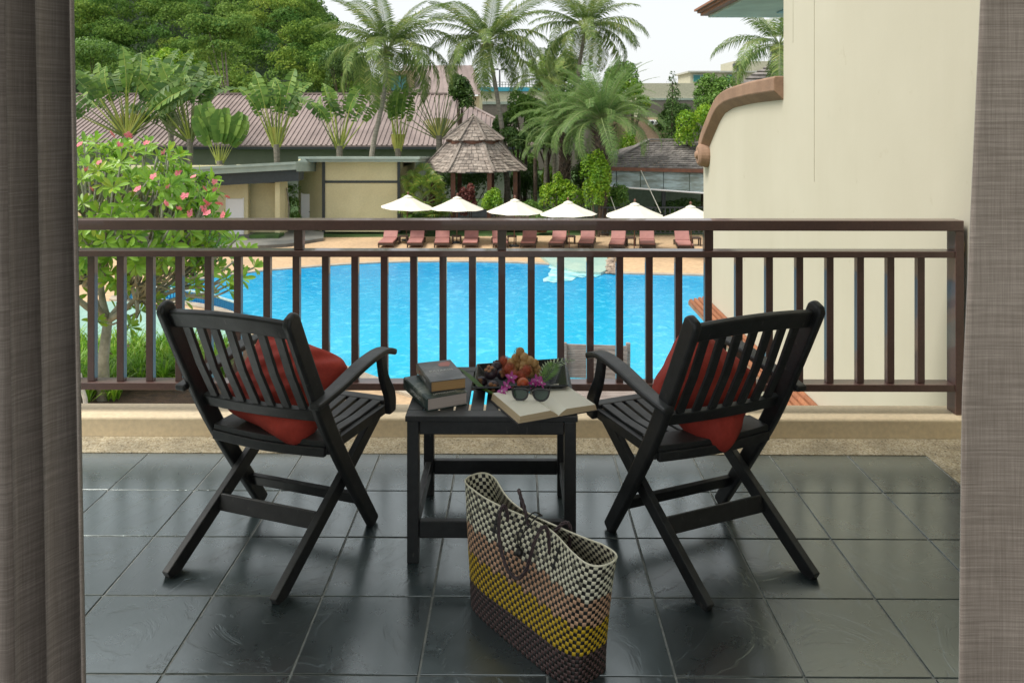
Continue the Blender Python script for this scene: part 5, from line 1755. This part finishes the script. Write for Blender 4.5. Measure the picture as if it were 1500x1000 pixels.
def put_cushion(ch, lx_, ly, lz, tilt, spin, rz_add, label, seed, w_=.2, h_=.2, th=.08, name='cushion'):
    base = ch.matrix_basis.copy()
    base = Matrix.Translation(ch.location) @ Matrix.Rotation(ch.rotation_euler.z, 4, 'Z')
    o = link(name, cushion_mesh(name, seed, w_, h_, th), None, label=label, cat='cushion', group='red cushions on the chairs')
    o.matrix_world = base @ Matrix.Translation((lx_, ly, lz)) @ Matrix.Rotation(rz_add, 4, 'Z') @ Matrix.Rotation(tilt, 4, 'X') @ Matrix.Rotation(spin, 4, 'Z')
    return o
put_cushion(chL, -.005, .085, .575, R(52), R(-15), R(0), 'square red cushion leaning on its corner in the chair beside the closed books', 1, .222, .185, .11)
put_cushion(chR, .03, .075, .570, R(60), R(44), R(0), 'square red cushion standing on its corner in the chair beside the open book', 5, .19, .19, .11)

# ---- side table
TX0, TX1, TY0, TY1, TZ = -.398, .207, 2.805, 3.345, .53
tb = thing('slatted_side_table', 'black slatted wooden side table between the two folding armchairs', 'table', ((TX0 + TX1) / 2, (TY0 + TY1) / 2, 0))
def T(lo, hi, name, bev=.003):
    ox, oy_ = tb.location.x, tb.location.y
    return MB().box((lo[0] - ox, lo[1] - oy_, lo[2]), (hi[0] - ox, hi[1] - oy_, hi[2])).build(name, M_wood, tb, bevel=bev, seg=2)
lw = .042
for x in (TX0, TX1 - lw):
    for y in (TY0, TY1 - lw):
        T((x, y, 0), (x + lw, y + lw, TZ - .022), 'leg')
T((TX0 - .006, TY0 - .006, TZ - .021), (TX1 + .006, TY0 + .052, TZ), 'frame_board')
T((TX0 - .006, TY1 - .052, TZ - .021), (TX1 + .006, TY1 + .006, TZ), 'frame_board')
T((TX0 - .006, TY0 + .054, TZ - .021), (TX0 + .05, TY1 - .054, TZ), 'frame_board')
T((TX1 - .05, TY0 + .054, TZ - .021), (TX1 + .006, TY1 - .054, TZ), 'frame_board')
T((TX0 + lw + .001, TY0 + .008, TZ - .072), (TX1 - lw - .001, TY0 + .03, TZ - .022), 'apron')
T((TX0 + lw + .001, TY1 - .03, TZ - .072), (TX1 - lw - .001, TY1 - .008, TZ - .022), 'apron')
T((TX0 + .008, TY0 + lw + .001, TZ - .072), (TX0 + .03, TY1 - lw - .001, TZ - .022), 'apron')
T((TX1 - .03, TY0 + lw + .001, TZ - .072), (TX1 - .008, TY1 - lw - .001, TZ - .022), 'apron')
T((TX0 + lw + .001, TY0 + .008, .088), (TX1 - lw - .001, TY0 + .034, .148), 'stretcher')
T((TX0 + lw + .001, TY1 - .034, .088), (TX1 - lw - .001, TY1 - .008, .148), 'stretcher')
T((TX0 + .008, TY0 + lw + .001, .088), (TX0 + .034, TY1 - lw - .001, .148), 'stretcher')
T((TX1 - .034, TY0 + lw + .001, .088), (TX1 - .008, TY1 - lw - .001, .148), 'stretcher')
ns = 9
wgap = (TX1 - TX0 - .104) / ns
for k in range(ns):
    x = TX0 + .052 + wgap * k
    T((x + .005, TY0 + .054, TZ - .019), (x + wgap - .005 , TY1 - .054, TZ - .001), 'top_slat', .002)

# ---- closed books
def book_cover_mat(name, base, accents):
    m, t, p, o = nodes(name)
    n1 = noise(t, 9, 5, .6, coords(t)); n2 = noise(t, 26, 5, .6, coords(t))
    c = mixc(t, 1.0, ramp(t, n1.outputs[0], [(.35, base), (.55, accents[0]), (.7, accents[1])]).outputs[0], (1, 1, 1), 'MULTIPLY')
    c = mixc(t, ramp(t, n2.outputs[0], [(.55, 0), (.75, .5)]).outputs[0], c, accents[2])
    lk(t, c, p.inputs['Base Color']); p.inputs['Roughness'].default_value = .32
    return m
def pages_mat(name, c0, c1):
    m, t, p, o = nodes(name)
    n = noise(t, 1.0, 2, .5, coords(t, 'Object', (3, 3, 900)))
    lk(t, ramp(t, n.outputs[0], [(.35, c0), (.65, c1)]).outputs[0], p.inputs['Base Color']); p.inputs['Roughness'].default_value = .85
    return m
def closed_book(name, label, corner, ang, wid, ln, th, z, mcov, mpg, fs_=None):
    """corner = front left bottom; local x along the tail edge, local y along the spine away"""
    t_ = thing(name, label, 'book', (corner[0], corner[1], z), ang, group='closed paperbacks stacked on the side table')
    c = .0022
    MB().box((.002, .003, c), (wid - .004, ln - .003, th - c)).build('page_block', mpg, t_, bevel=.0008)
    MB().box((0, 0, 0), (wid, ln, c - .0001)).build('back_cover', mcov, t_)
    MB().box((0, 0, th - c + .0001), (wid, ln, th)).build('front_cover', mcov, t_)
    b = MB(); pr = [(0.0015, 0), (-.003, .004), (-.004, th / 2), (-.003, th - .004), (.0015, th)]
    vs = [(x, 0, zz_) for x, zz_ in pr] + [(x, ln, zz_) for x, zz_ in pr]
    b.add(vs, [(i, i + 1, 6 + i, 5 + i) for i in range(4)] + [tuple(range(5)), tuple(range(5, 10))]); b.build('spine', mcov, t_)
    return t_
mc1 = book_cover_mat('green grey book cover', (.022, .05, .05), [(.05, .085, .075), (.34, .36, .30), (.62, .60, .50)])
mc2 = book_cover_mat('dark slate book cover', (.05, .055, .058), [(.10, .11, .11), (.22, .22, .21), (.30, .26, .24)])
B1 = closed_book('closed_book', 'thick green and grey paperback with pale pages at the bottom of the pile', (-.328, 2.842), R(27), .158, .262, .046, TZ + .0005, mc1, pages_mat('greyish pages', (.50, .42, .38), (.58, .51, .47)))
B2 = closed_book('closed_book', 'dark grey paperback with tan pages lying on top of the pile', (-.322, 2.902), R(20), .136, .235, .040, TZ + .047, mc2, pages_mat('tan pages', (.46, .27, .11), (.54, .34, .16)))
def text(name, body, size, parent, loc, rot, m, ext=.0003):
    cu = bpy.data.curves.new(name, 'FONT'); cu.body = body; cu.size = size; cu.extrude = ext; cu.align_x = 'CENTER'; cu.align_y = 'CENTER'
    cu.materials.append(m)
    tmp = bpy.data.objects.new('tmp', cu); COL.objects.link(tmp)
    me = bpy.data.meshes.new_from_object(tmp.evaluated_get(bpy.context.evaluated_depsgraph_get()))
    bpy.data.objects.remove(tmp)
    return link(name, me, parent, loc, rot)
M_print = mat('white print', (.75, .75, .72), rough=.5)
M_pinkpr = mat('red print', (.50, .18, .15), rough=.5)
text('title', 'KATARSIS', .022, B2, (.068, .115, .0405), (0, 0, 0), M_print)
text('title', 'KATARSIS', .013, B2, (-.0042, .10, .020), (R(90), 0, R(-90)), M_print)
text('title', 'UPPDRAGET', .017, B1, (.08, .03, .0465), (0, 0, 0), M_print)
text('title', 'UPPDRAGET', .02, B1, (-.0042, .12, .022), (R(90), 0, R(-90)), M_print)
MB().prism([(.075, .165), (.11, .158), (.125, .19), (.118, .215), (.09, .21), (.072, .19)], .04005, .0403).build('cover_print', M_pinkpr, B2)
MB().box((-.0046, .165, .022), (-.0041, .175, .030)).build('spine_print', mat('red logo', (.5, .05, .06)), B2)

# ---- open book
OBc = Vector((.092, 2.905, TZ)); oang = R(24.4)
ob = thing('open_book', 'open book with blank cream pages under the sunglasses', 'book', tuple(OBc), oang)
M_page = mat('cream paper', (.84, .82, .70), (.80, .78, .66), rough=.8, scale=3)
M_edge = pages_mat('paper edges', (.58, .44, .26), (.70, .56, .37))
for s in (-1, 1):
    V, Q = [], []; n_ = 18; Lb = .25; Wp = .150; T0 = .030 if s < 0 else .026
    topc = []
    for i in range(n_ + 1):
        f = i / n_
        x = s * (Wp * f)
        z = T0 * (1 - .10 * f) * min(1, (f / .22) ** .55 if f > 0 else 0) + (.012 if f < .001 else 0) * 0
        z = max(z, .006)
        topc.append((x, z))
    b = MB()
    for y in (-Lb / 2, Lb / 2):
        pass
    vt = [(x, -Lb / 2, z) for x, z in topc] + [(x, Lb / 2, z) for x, z in topc]
    b.add(vt, [(i, i + 1, n_ + 2 + i, n_ + 1 + i) for i in range(n_)], 0)
    xb = s * (Wp + .006)
    vb = [(x + s * .006 * (i / n_), -Lb / 2, .003) for i, (x, z) in enumerate(topc)]
    b.add([(x, -Lb / 2, z) for x, z in topc] + vb, [(i, i + 1, n_ + 2 + i, n_ + 1 + i) for i in range(n_)], 1)
    vb2 = [(v[0], Lb / 2, v[2]) for v in vb]
    b.add([(x, Lb / 2, z) for x, z in topc] + vb2, [(i, i + 1, n_ + 2 + i, n_ + 1 + i) for i in range(n_)], 1)
    x, z = topc[-1]
    b.add([(x, -Lb / 2, z), (x, Lb / 2, z), (xb, Lb / 2, .003), (xb, -Lb / 2, .003)], [(0, 1, 2, 3)], 1)
    b.add([vb[0], vb[-1], vb2[-1], vb2[0]], [(0, 1, 2, 3)], 1)
    b.build('page_block', [M_page, M_edge], ob, smooth=False)
    b = MB()
    x0_, x1_ = sorted((s * .002, s * (Wp + .012)))
    b.box((x0_, -Lb / 2 - .003, .0004), (x1_, Lb / 2 + .003, .0028)); b.build('cover', mat('dark book board', (.04, .04, .045)), ob)

# ---- sunglasses on the open book
gl_p = at(778, 587, 2.915); 
gl = thing('sunglasses', 'black framed sunglasses with dark green lenses lying on the open book', 'sunglasses', (.045, 2.872, TZ + .0285), R(-5))
M_blk = mat('glossy black acetate', (.008, .008, .009), rough=.12, coat=.5)
def lens_mat():
    m, t, p, o = nodes('green lens')
    p.inputs['Base Color'].default_value = (.012, .03, .022, 1); p.inputs['Roughness'].default_value = .05
    tp = t.nodes.new('ShaderNodeBsdfTransparent'); tp.inputs[0].default_value = (.16, .24, .20, 1)
    ms = t.nodes.new('ShaderNodeMixShader'); ms.inputs[0].default_value = .6
    lk(t, tp.outputs[0], ms.inputs[1]); lk(t, p.outputs[0], ms.inputs[2]); lk(t, ms.outputs[0], o.inputs[0])
    return m
M_lens = lens_mat()
outl = [(-.026, .017), (-.010, .020), (.012, .020), (.030, .017), (.032, .008), (.026, -.010), (.012, -.020), (-.006, -.020), (-.020, -.012), (-.026, .002)]
outl = [(p.x, p.y) for p in smooth_loop([Vector((a, c_, 0)) for a, c_ in outl], 1)]
tl_ = R(20)   # front leans back
for s in (-1, 1):
    pts_ = [Vector((s * (.036 + x), 0, .021 + z)) for x, z in outl]
    pts_ = [Vector((p.x, p.z * math.sin(tl_) + .002 * abs(p.x) / .07 * 2, p.z * math.cos(tl_))) for p in pts_]
    b = MB(); b.tube(pts_ + [pts_[0], pts_[1]], .0036, 6, cap=False); b.build('rim', M_blk, gl, smooth=True)
    b = MB(); c_ = sum(pts_, Vector()) / len(pts_)
    b.add([tuple(p) for p in pts_] + [tuple(c_ + Vector((0, -.002, 0)))], [(i, (i + 1) % len(pts_), len(pts_)) for i in range(len(pts_))]); b.build('lens', M_lens, gl, smooth=True)
    b = MB(); hx = s * .070
    b.sweep([(hx, .010, .035), (hx, .03, .0335), (hx * .98, .08, .022), (hx * .95, .115, .010), (hx * .93, .14, .004)], [.003, .003, .003, .004, .004], [.010, .008, .006, .008, .009], (1, 0, 0)); b.build('temple', M_blk, gl, bevel=.0008)
b = MB(); b.tube([(-.011, .010, .029), (0, .011, .033), (.011, .010, .029)], [.003, .0028, .003], 6); b.build('bridge', M_blk, gl, smooth=True)

# ---- fruit dish
dc = Vector((.005, 3.125, TZ))
ds = thing('serving_dish', 'black boat shaped serving dish at the back of the side table', 'dish', tuple(dc), R(6))
M_dish = mat('black ceramic', (.012, .015, .017), rough=.22, scale=3)
b = MB()
inner = [(-.12, -.085), (.12, -.085), (.12, .085), (-.12, .085)]
outer = [(-.19, -.13, .045), (.17, -.14, .045), (.205, .14, .06), (-.16, .13, .05)]
vs = [(x, y, .003) for x, y in inner] + list(outer) + [(x * 1.03, y * 1.03, z - .006) for x, y, z in outer] + [(x, y, 0) for x, y in inner]
fs = [(0, 1, 2, 3), (12, 13, 14, 15)]
for i in range(4):
    j = (i + 1) % 4
    fs += [(i, j, 4 + j, 4 + i), (4 + i, 4 + j, 8 + j, 8 + i), (8 + i, 8 + j, 12 + j, 12 + i)]
b.add(vs, fs); b.build('bowl', M_dish, ds, bevel=.003, seg=2)
# fruit
M_mang = mat('purple mangosteen skin', (.055, .035, .045), (.03, .02, .03), rough=.45, scale=14, fine=.2)
M_calyx = mat('dry fruit calyx', (.40, .19, .08), (.25, .11, .05), rough=.7, scale=20)
def mangosteen(px_, py_, Y_, r_, lab, rot=(0, 0, 0)):
    q = at(px_, py_, Y_)
    t_ = thing('mangosteen', lab, 'fruit', tuple(q), group='dark mangosteens in the dish'); t_.rotation_euler = rot
    MB().ball((0, 0, 0), r_, 16, 10, 0, (1, 1, .92)).build('skin', M_mang, t_, smooth=True)
    for k in range(4):
        a = k * math.pi / 2
        MB().ball((math.cos(a) * r_ * .42, math.sin(a) * r_ * .42, r_ * .86), r_ * .34, 8, 5, 0, (1, 1, .28)).build('calyx_lobe', M_calyx, t_, smooth=True)
    MB().tube([(0, 0, r_ * .85), (0, 0, r_ * 1.15)], r_ * .1, 6).build('stem', M_calyx, t_)
mangosteen(719, 546, 3.09, .027, 'mangosteen at the top of the dark fruit, left of the orange bunch', (R(25), R(-20), 0))
mangosteen(728, 537, 3.15, .024, 'mangosteen tucked behind the topmost dark fruit', (R(-40), 0, 0))
mangosteen(722, 567, 3.02, .026, 'mangosteen lowest in the dish beside the orchids', (R(70), R(-25), 0))
mangosteen(705, 560, 3.10, .024, 'mangosteen at the left rim of the dish', (R(60), R(-50), 0))
mangosteen(736, 548, 3.12, .024, 'mangosteen against the red hairy rambutans', (R(60), R(20), 0))
M_long = mat('tan langsat skin', (.58, .36, .14), (.45, .25, .085), rough=.6, scale=25, fine=.2)
LL = ['crowning the tan bunch', 'left of the topmost tan fruit', 'right behind the topmost tan fruit', 'at the upper left edge of the tan bunch', 'in the upper left of the tan bunch, touching the rambutan', 'in the middle of the tan bunch, just under the top', 'on the upper right shoulder of the tan bunch', 'at the lower left of the tan bunch', 'in the centre of the lower tan bunch', 'on the right shoulder of the tan bunch', 'at the right edge of the tan bunch near the fern', 'in the lower middle right of the tan bunch', 'lowest on the right of the tan bunch', 'at the bottom of the tan bunch above the red fruit', 'between the right shoulder and lowest right of the bunch', 'in the upper centre of the tan bunch, facing forward']
for i_, (px_, py_) in enumerate( ((762, 515), (755, 524), (768, 523), (749, 531), (758, 535), (768, 533), (776, 528), (752, 541), (766, 541), (783, 532), (787, 541), (778, 541), (789, 547), (777, 548), (785, 539), (760, 527))):
    r_ = random.uniform(.0165, .0185); q = at(px_, py_, 3.13 + random.uniform(-.02, .03))
    t_ = link('langsat_fruit', None, None, tuple(q), (random.uniform(-1, 1), random.uniform(-1, 1), 0), label='round tan langsat fruit ' + LL[i_], cat='fruit', group='tan langsat fruits heaped in the dish')
    MB().ball((0, 0, 0), r_, 12, 8, 0, (1, 1, 1.05)).build('skin', M_long, t_, smooth=True)
    MB().ball((0, 0, r_), r_ * .2, 6, 4).build('stem_end', M_calyx, t_)
M_ramb = mat('red rambutan skin', (.42, .07, .03), (.30, .05, .02), rough=.6)
M_hair = mat('rambutan hairs', (.48, .17, .05), (.38, .08, .04), rough=.6, scale=60)
def rambutan(px_, py_, Y_, r_, lab):
    q = at(px_, py_, Y_); t_ = thing('rambutan', lab, 'fruit', tuple(q), group='hairy rambutans in the dish')
    MB().ball((0, 0, 0), r_, 12, 8).build('skin', M_ramb, t_, smooth=True)
    b = MB()
    for k in range(120):
        z = 1 - 2 * (k + .5) / 120; a = k * 2.39996; s_ = math.sqrt(1 - z * z); d = Vector((s_ * math.cos(a), s_ * math.sin(a), z)); o_ = d.orthogonal() * .35
        b.tube([d * r_ * .95, (d + o_ * .3) * r_ * 1.2, (d + o_) * r_ * 1.35], [.0011, .0008, .0003], 3)
    b.build('hairs', M_hair, t_)
rambutan(745, 541, 3.10, .020, 'red hairy rambutan between the mangosteens and the tan bunch')
rambutan(738, 530, 3.16, .018, 'rambutan highest among the hairy fruit')
rambutan(763, 552, 3.06, .020, 'rambutan hanging in front of the tan bunch')
rambutan(771, 543, 3.08, .017, 'orange rambutan below the tan bunch')
rambutan(752, 551, 3.05, .018, 'rambutan just above the white and purple orchid')
q = at(766, 562, 3.02)
t_ = thing('red_fruit', 'smooth red orange fruit low in the dish between two orchids', 'fruit', tuple(q))
MB().ball((0, 0, 0), .024, 16, 10).build('skin', mat('red orange skin', (.55, .08, .03), (.48, .14, .04), rough=.4, scale=20), t_, smooth=True)
# orchids
M_orch = mat('magenta orchid petals', (.46, .02, .26), (.62, .16, .48), rough=.5, scale=40)
M_orchw = mat('white orchid centre', (.75, .62, .70), rough=.5)
def orchid(px_, py_, Y_, s_, rot, lab):
    q = at(px_, py_, Y_); t_ = thing('orchid_flower', lab, 'flower', tuple(q), group='magenta orchids in the dish'); t_.rotation_euler = rot
    for k in range(5):
        a = R(90 + 72 * k); b = MB(); d = Vector((math.cos(a), 0, math.sin(a))); sd_ = Vector((-math.sin(a), 0, math.cos(a)))
        wd_ = .42 if k in (1, 4) else .30
        ring_ = [Vector((0, 0, 0)), d * s_ * .35 + sd_ * s_ * wd_ * .7, d * s_ * .7 + sd_ * s_ * wd_ * .6, d * s_, d * s_ * .7 - sd_ * s_ * wd_ * .6, d * s_ * .35 - sd_ * s_ * wd_ * .7]
        mid_ = d * s_ * .55 + Vector((0, s_ * .12, 0))
        b.add(ring_ + [mid_], [(i, (i + 1) % 6, 6) for i in range(6)]); b.build('petal', M_orch, t_)
    MB().ball((0, -s_ * .12, 0), s_ * .16, 8, 6, 0, (1, 1.4, .8)).build('lip', M_orchw, t_, smooth=True)
orchid(749, 553, 2.995, .026, (R(-25), R(10), R(8)), 'purple orchid with white centre in front of the rambutans')
orchid(736, 573, 2.955, .025, (R(-35), R(-25), R(-20)), 'magenta orchid at the front corner of the dish')
orchid(742, 565, 2.975, .022, (R(-30), R(40), R(15)), 'magenta orchid between the other two left orchids')
orchid(787, 557, 3.00, .026, (R(-20), R(-10), R(25)), 'magenta orchid at the right end of the dish below the fern')
orchid(793, 561, 2.99, .022, (R(-50), R(30), R(10)), 'darker magenta orchid against the top page of the open book')
orchid(780, 562, 3.0, .022, (R(-50), R(70), R(-10)), 'magenta orchid between the red fruit and the open book')
# pandan leaf and fern
b = MB(); P = [at(728, 580, 2.96), at(708, 571, 2.98), at(692, 557, 3.03), at(682, 548, 3.07), at(671, 538, 3.12)]
P = catmull(P, 4); vs = []; n_ = len(P)
for i, p in enumerate(P):
    w_ = .017 * math.sin(math.pi * (.12 + .86 * i / (n_ - 1))) ** .7
    vs += [p + Vector((-.6, -.4, .45)) * w_, p + Vector((.0, .0, -.25)) * w_ * .8, p + Vector((.6, .4, .35)) * w_]
b.add(vs, [(3 * i, 3 * i + 1, 3 * i + 4, 3 * i + 3) for i in range(n_ - 1)] + [(3 * i + 1, 3 * i + 2, 3 * i + 5, 3 * i + 4) for i in range(n_ - 1)])
b.build('pandan_leaf', mat('pandan leaf green', (.10, .20, .03), (.05, .12, .02), rough=.4, scale=20), label='long pointed green leaf lying over the left rim of the dish', cat='leaf')
def fern(P, n_, l_, lab, m):
    P = catmull(P, 4); b = MB(); b.tube(P, .0014, 4)
    for i in range(n_):
        f = (i + .5) / n_ * (len(P) - 1); k = min(int(f), len(P) - 2); p = P[k].lerp(P[k + 1], f - k); d = (P[k + 1] - P[k]).normalized()
        for s in (-1, 1):
            sd_ = d.cross(Vector((0, -.5, 1))).normalized() * s
            ll = l_ * math.sin(math.pi * (.15 + .8 * (i + .5) / n_))
            e = p + (sd_ * .8 + d * .6) * ll; mid_ = p.lerp(e, .5)
            b.add([p, mid_ + d * ll * .18, e, mid_ - d * ll * .14], [(0, 1, 2, 3)])
    return b.build('fern_frond', m, label=lab, cat='leaf')
M_fern = foliage('fern green', (.05, .14, .02), (.16, .30, .05), .2, .4, 8)
M_fernp = foliage('pale fern underside', (.22, .34, .16), (.42, .52, .32), .2, .4, 8)
fern([at(792, 556, 3.05), at(800, 541, 3.09), at(815, 531, 3.13), at(842, 527, 3.16)], 14, .038, 'pale fern frond arching off the right end of the dish', M_fernp)
fern([at(790, 560, 3.03), at(800, 550, 3.05), at(808, 540, 3.08), at(812, 532, 3.1)], 12, .045, 'dark green fern sprig beside the right hand orchids', M_fern)
fern([at(745, 560, 3.2), at(747, 535, 3.2), at(755, 520, 3.2), at(757, 509, 3.2)], 9, .022, 'small green sprig behind the top of the tan bunch', M_fern)

# ---- woven bag
bag = thing('woven_tote_bag', 'woven checked plastic tote bag in cream, peach, yellow and brown standing on the floor tiles', 'bag', (.050, 2.43, 0))
ud = Vector((.636, -.772, 0)).normalized(); vd = Vector((.772, .636, 0))
NA, NH = 116, 32
HB = .368
def bag_ring(s, nn=NA, inset=0.0):
    a_ = .256 + .078 * s ** 1.3 - inset; b_ = .088 + .016 * s - inset
    ex = .42 + .38 * s
    raw = []
    for k in range(360):
        th = 2 * math.pi * k / 360; c_, s_ = math.cos(th), math.sin(th)
        x = a_ * math.copysign(abs(c_) ** ex, c_); y = b_ * math.copysign(abs(s_) ** (ex), s_)
        pinch = .90 * s ** 2.0 * max(0, 1 - (x / a_ / .97) ** 2) ** .95
        y *= (1 - pinch)
        if y > 0: y -= .0
        y += .012 * s * math.sin(x * 14 + .6)
        raw.append(Vector((x, y, 0)))
    cum = [0]
    for k in range(360): cum.append(cum[-1] + (raw[(k + 1) % 360] - raw[k]).length)
    out = []; j = 0
    for k in range(nn):
        d = cum[-1] * k / nn
        while cum[j + 1] < d: j += 1
        f = (d - cum[j]) / max(1e-9, cum[j + 1] - cum[j])
        out.append(raw[j % 360].lerp(raw[(j + 1) % 360], f))
    return out
def bag_z(x, s):
    # rim dips towards the middle, ends stand proud
    return HB * s - .018 * s ** 3 * max(0, 1 - (x / .25) ** 2)
def bag_w(p, s): 
    q = ud * p.x + vd * p.y; return Vector((q.x, q.y, bag_z(p.x, s)))
cols = [mat('black strap', (.012, .011, .010), rough=.35), mat('cream strap', (.86, .83, .64), (.78, .75, .57), rough=.35), mat('peach strap', (.70, .42, .26), rough=.35), mat('yellow strap', (.68, .45, .02), (.60, .39, .015), rough=.35), mat('brown strap', (.11, .062, .058), rough=.35), mat('grey cream strap', (.36, .34, .25), rough=.35)]
V, Q, MI = [], [], []
rings = [[bag_w(p, h / NH) for p in bag_ring(h / NH)] for h in range(NH + 1)]
br = random.Random(5)
def motif(k, h):
    # darker plus shapes on the cream band
    kk, hh = k % 22, NH - h
    return (3 <= hh <= 7 and kk in (9, 10, 11) and (hh == 5 or kk == 10)) or (hh in (4, 5, 6) and kk == 10)
for h in range(NH):
    f = 1 - (h + .5) / NH
    for k in range(NA):
        a, b2, c_, d_ = rings[h][k], rings[h][(k + 1) % NA], rings[h + 1][(k + 1) % NA], rings[h + 1][k]
        cen_ = (a + b2 + c_ + d_) / 4; nrm = (b2 - a).cross(d_ - a).normalized()
        dark = (k + h) % 2 == 0
        lift = .0005 if dark else .0012
        o = len(V)
        ins = .06
        for q in (a, b2, c_, d_):
            V.append(q + (cen_ - q) * ins * .4 - nrm * .0002)
        for q in (a, b2, c_, d_):
            V.append(q + (cen_ - q) * .15 + nrm * lift)
        if f < .27: cl_ = 1
        elif f < .50: cl_ = 2 if (f > .31 or k % 3) else 1
        elif f < .76: cl_ = 3 if f > .54 or k % 3 else 2
        else: cl_ = 4
        if cl_ == 1 and br.random() < .12: cl_ = 5
        ci = 0 if (dark or motif(k, h)) else cl_
        Q += [(o, o + 1, o + 5, o + 4), (o + 1, o + 2, o + 6, o + 5), (o + 2, o + 3, o + 7, o + 6), (o + 3, o, o + 4, o + 7), (o + 4, o + 5, o + 6, o + 7)]
        MI += [ci] * 5
link('outer_weave', npmesh('outer_weave', V, Q, cols, MI), bag, kind='stuff')
V, Q, MI = [], [], []
rin = [[bag_w(p, h / NH) for p in bag_ring(h / NH, NA, .004)] for h in range(NH + 1)]
for h in range(NH + 1):
    V += rin[h]
for h in range(NH):
    f = 1 - (h + .5) / NH
    for k in range(NA):
        Q.append((h * NA + k, (h + 1) * NA + k, (h + 1) * NA + (k + 1) % NA, h * NA + (k + 1) % NA))
        MI.append(0 if (k + h) % 2 else (1 if f < .27 else (2 if f < .5 else (3 if f < .76 else 4))))
link('inner_weave', npmesh('inner_weave', V, Q, cols, MI), bag)
b = MB(); b.add([tuple(p) for p in rin[0]], [tuple(range(NA))]); b.v = [(x, y, .003) for x, y, z in b.v]; b.build('base', cols[4], bag)
MB().tube([p + Vector((0, 0, .001)) for p in rings[NH]] + [rings[NH][0] + Vector((0, 0, .001)), rings[NH][1] + Vector((0, 0, .001))], .0028, 6, cap=False).build('rim_binding', cols[1], bag)
# handles, twisted
M_hand = mat('braided plum handle', (.075, .045, .05), (.03, .02, .022), rough=.4, scale=90)
def handle(P):
    P = catmull([bagl(p) for p in P], 8); b = MB(); r_ = .0052
    for ph in (0, 2.09, 4.19):
        pts_ = []
        for i, p in enumerate(P):
            d = (P[min(i + 1, len(P) - 1)] - P[max(i - 1, 0)]).normalized(); a = d.orthogonal().normalized(); a = (Vector((.3, .9, .2)) - d * d.dot(Vector((.3, .9, .2)))).normalized(); c_ = d.cross(a)
            an = i * .75 + ph; pts_.append(p + (a * math.cos(an) + c_ * math.sin(an)) * r_ * .6)
        b.tube(pts_, r_ * .62, 6)
    return b.build('handle', M_hand, bag, smooth=True)
def bagl(p): q = ud * p[0] + vd * p[1]; return Vector((q.x, q.y, p[2]))
hz_ = HB - .018
fy = -.042
handle([(-.085, fy + .012, hz_ - .06), (-.088, fy + .004, hz_ + .002), (-.087, fy - .012, hz_ + .028), (-.082, fy - .030, hz_ + .006), (-.072, fy - .040, hz_ - .06), (-.03, fy - .045, hz_ - .125), (.02, fy - .045, hz_ - .138), (.065, fy - .045, hz_ - .09), (.088, fy - .036, hz_ - .01), (.098, fy - .014, hz_ + .035), (.103, fy + .006, hz_ + .02), (.105, fy + .012, hz_ - .05)])
handle([(-.105, -fy - .010, hz_ - .05), (-.107, -fy - .004, hz_ + .0), (-.10, -fy - .020, hz_ + .045), (-.075, -fy - .040, hz_ + .058), (-.04, -fy - .05, hz_ + .03), (-.01, -fy - .055, hz_ - .02), (.03, -fy - .056, hz_ - .04), (.07, -fy - .04, hz_ - .02), (.10, -fy - .012, hz_ + .022), (.118, -fy + .0, hz_ + .012), (.12, -fy - .008, hz_ - .05)])
kb = thing
q = bagl((.005, fy - .022, hz_ - .075))
MB().ball(tuple(q), .013, 12, 8, 0, (1, 1, 1)).build('toggle', cols[0], bag, smooth=True)
MB().tube(catmull([bagl((.005, fy - .02, hz_ - .065)), bagl((.012, fy - .016, hz_ - .02)), bagl((.01, 0, hz_ + .014)), bagl((.0, -fy - .01, hz_ + .004)), bagl((-.01, .0, hz_ + .018)), bagl((-.004, fy - .018, hz_ - .02)), bagl((.0, fy - .02, hz_ - .065))], 5), .0022, 5).build('closing_loop', cols[0], bag)
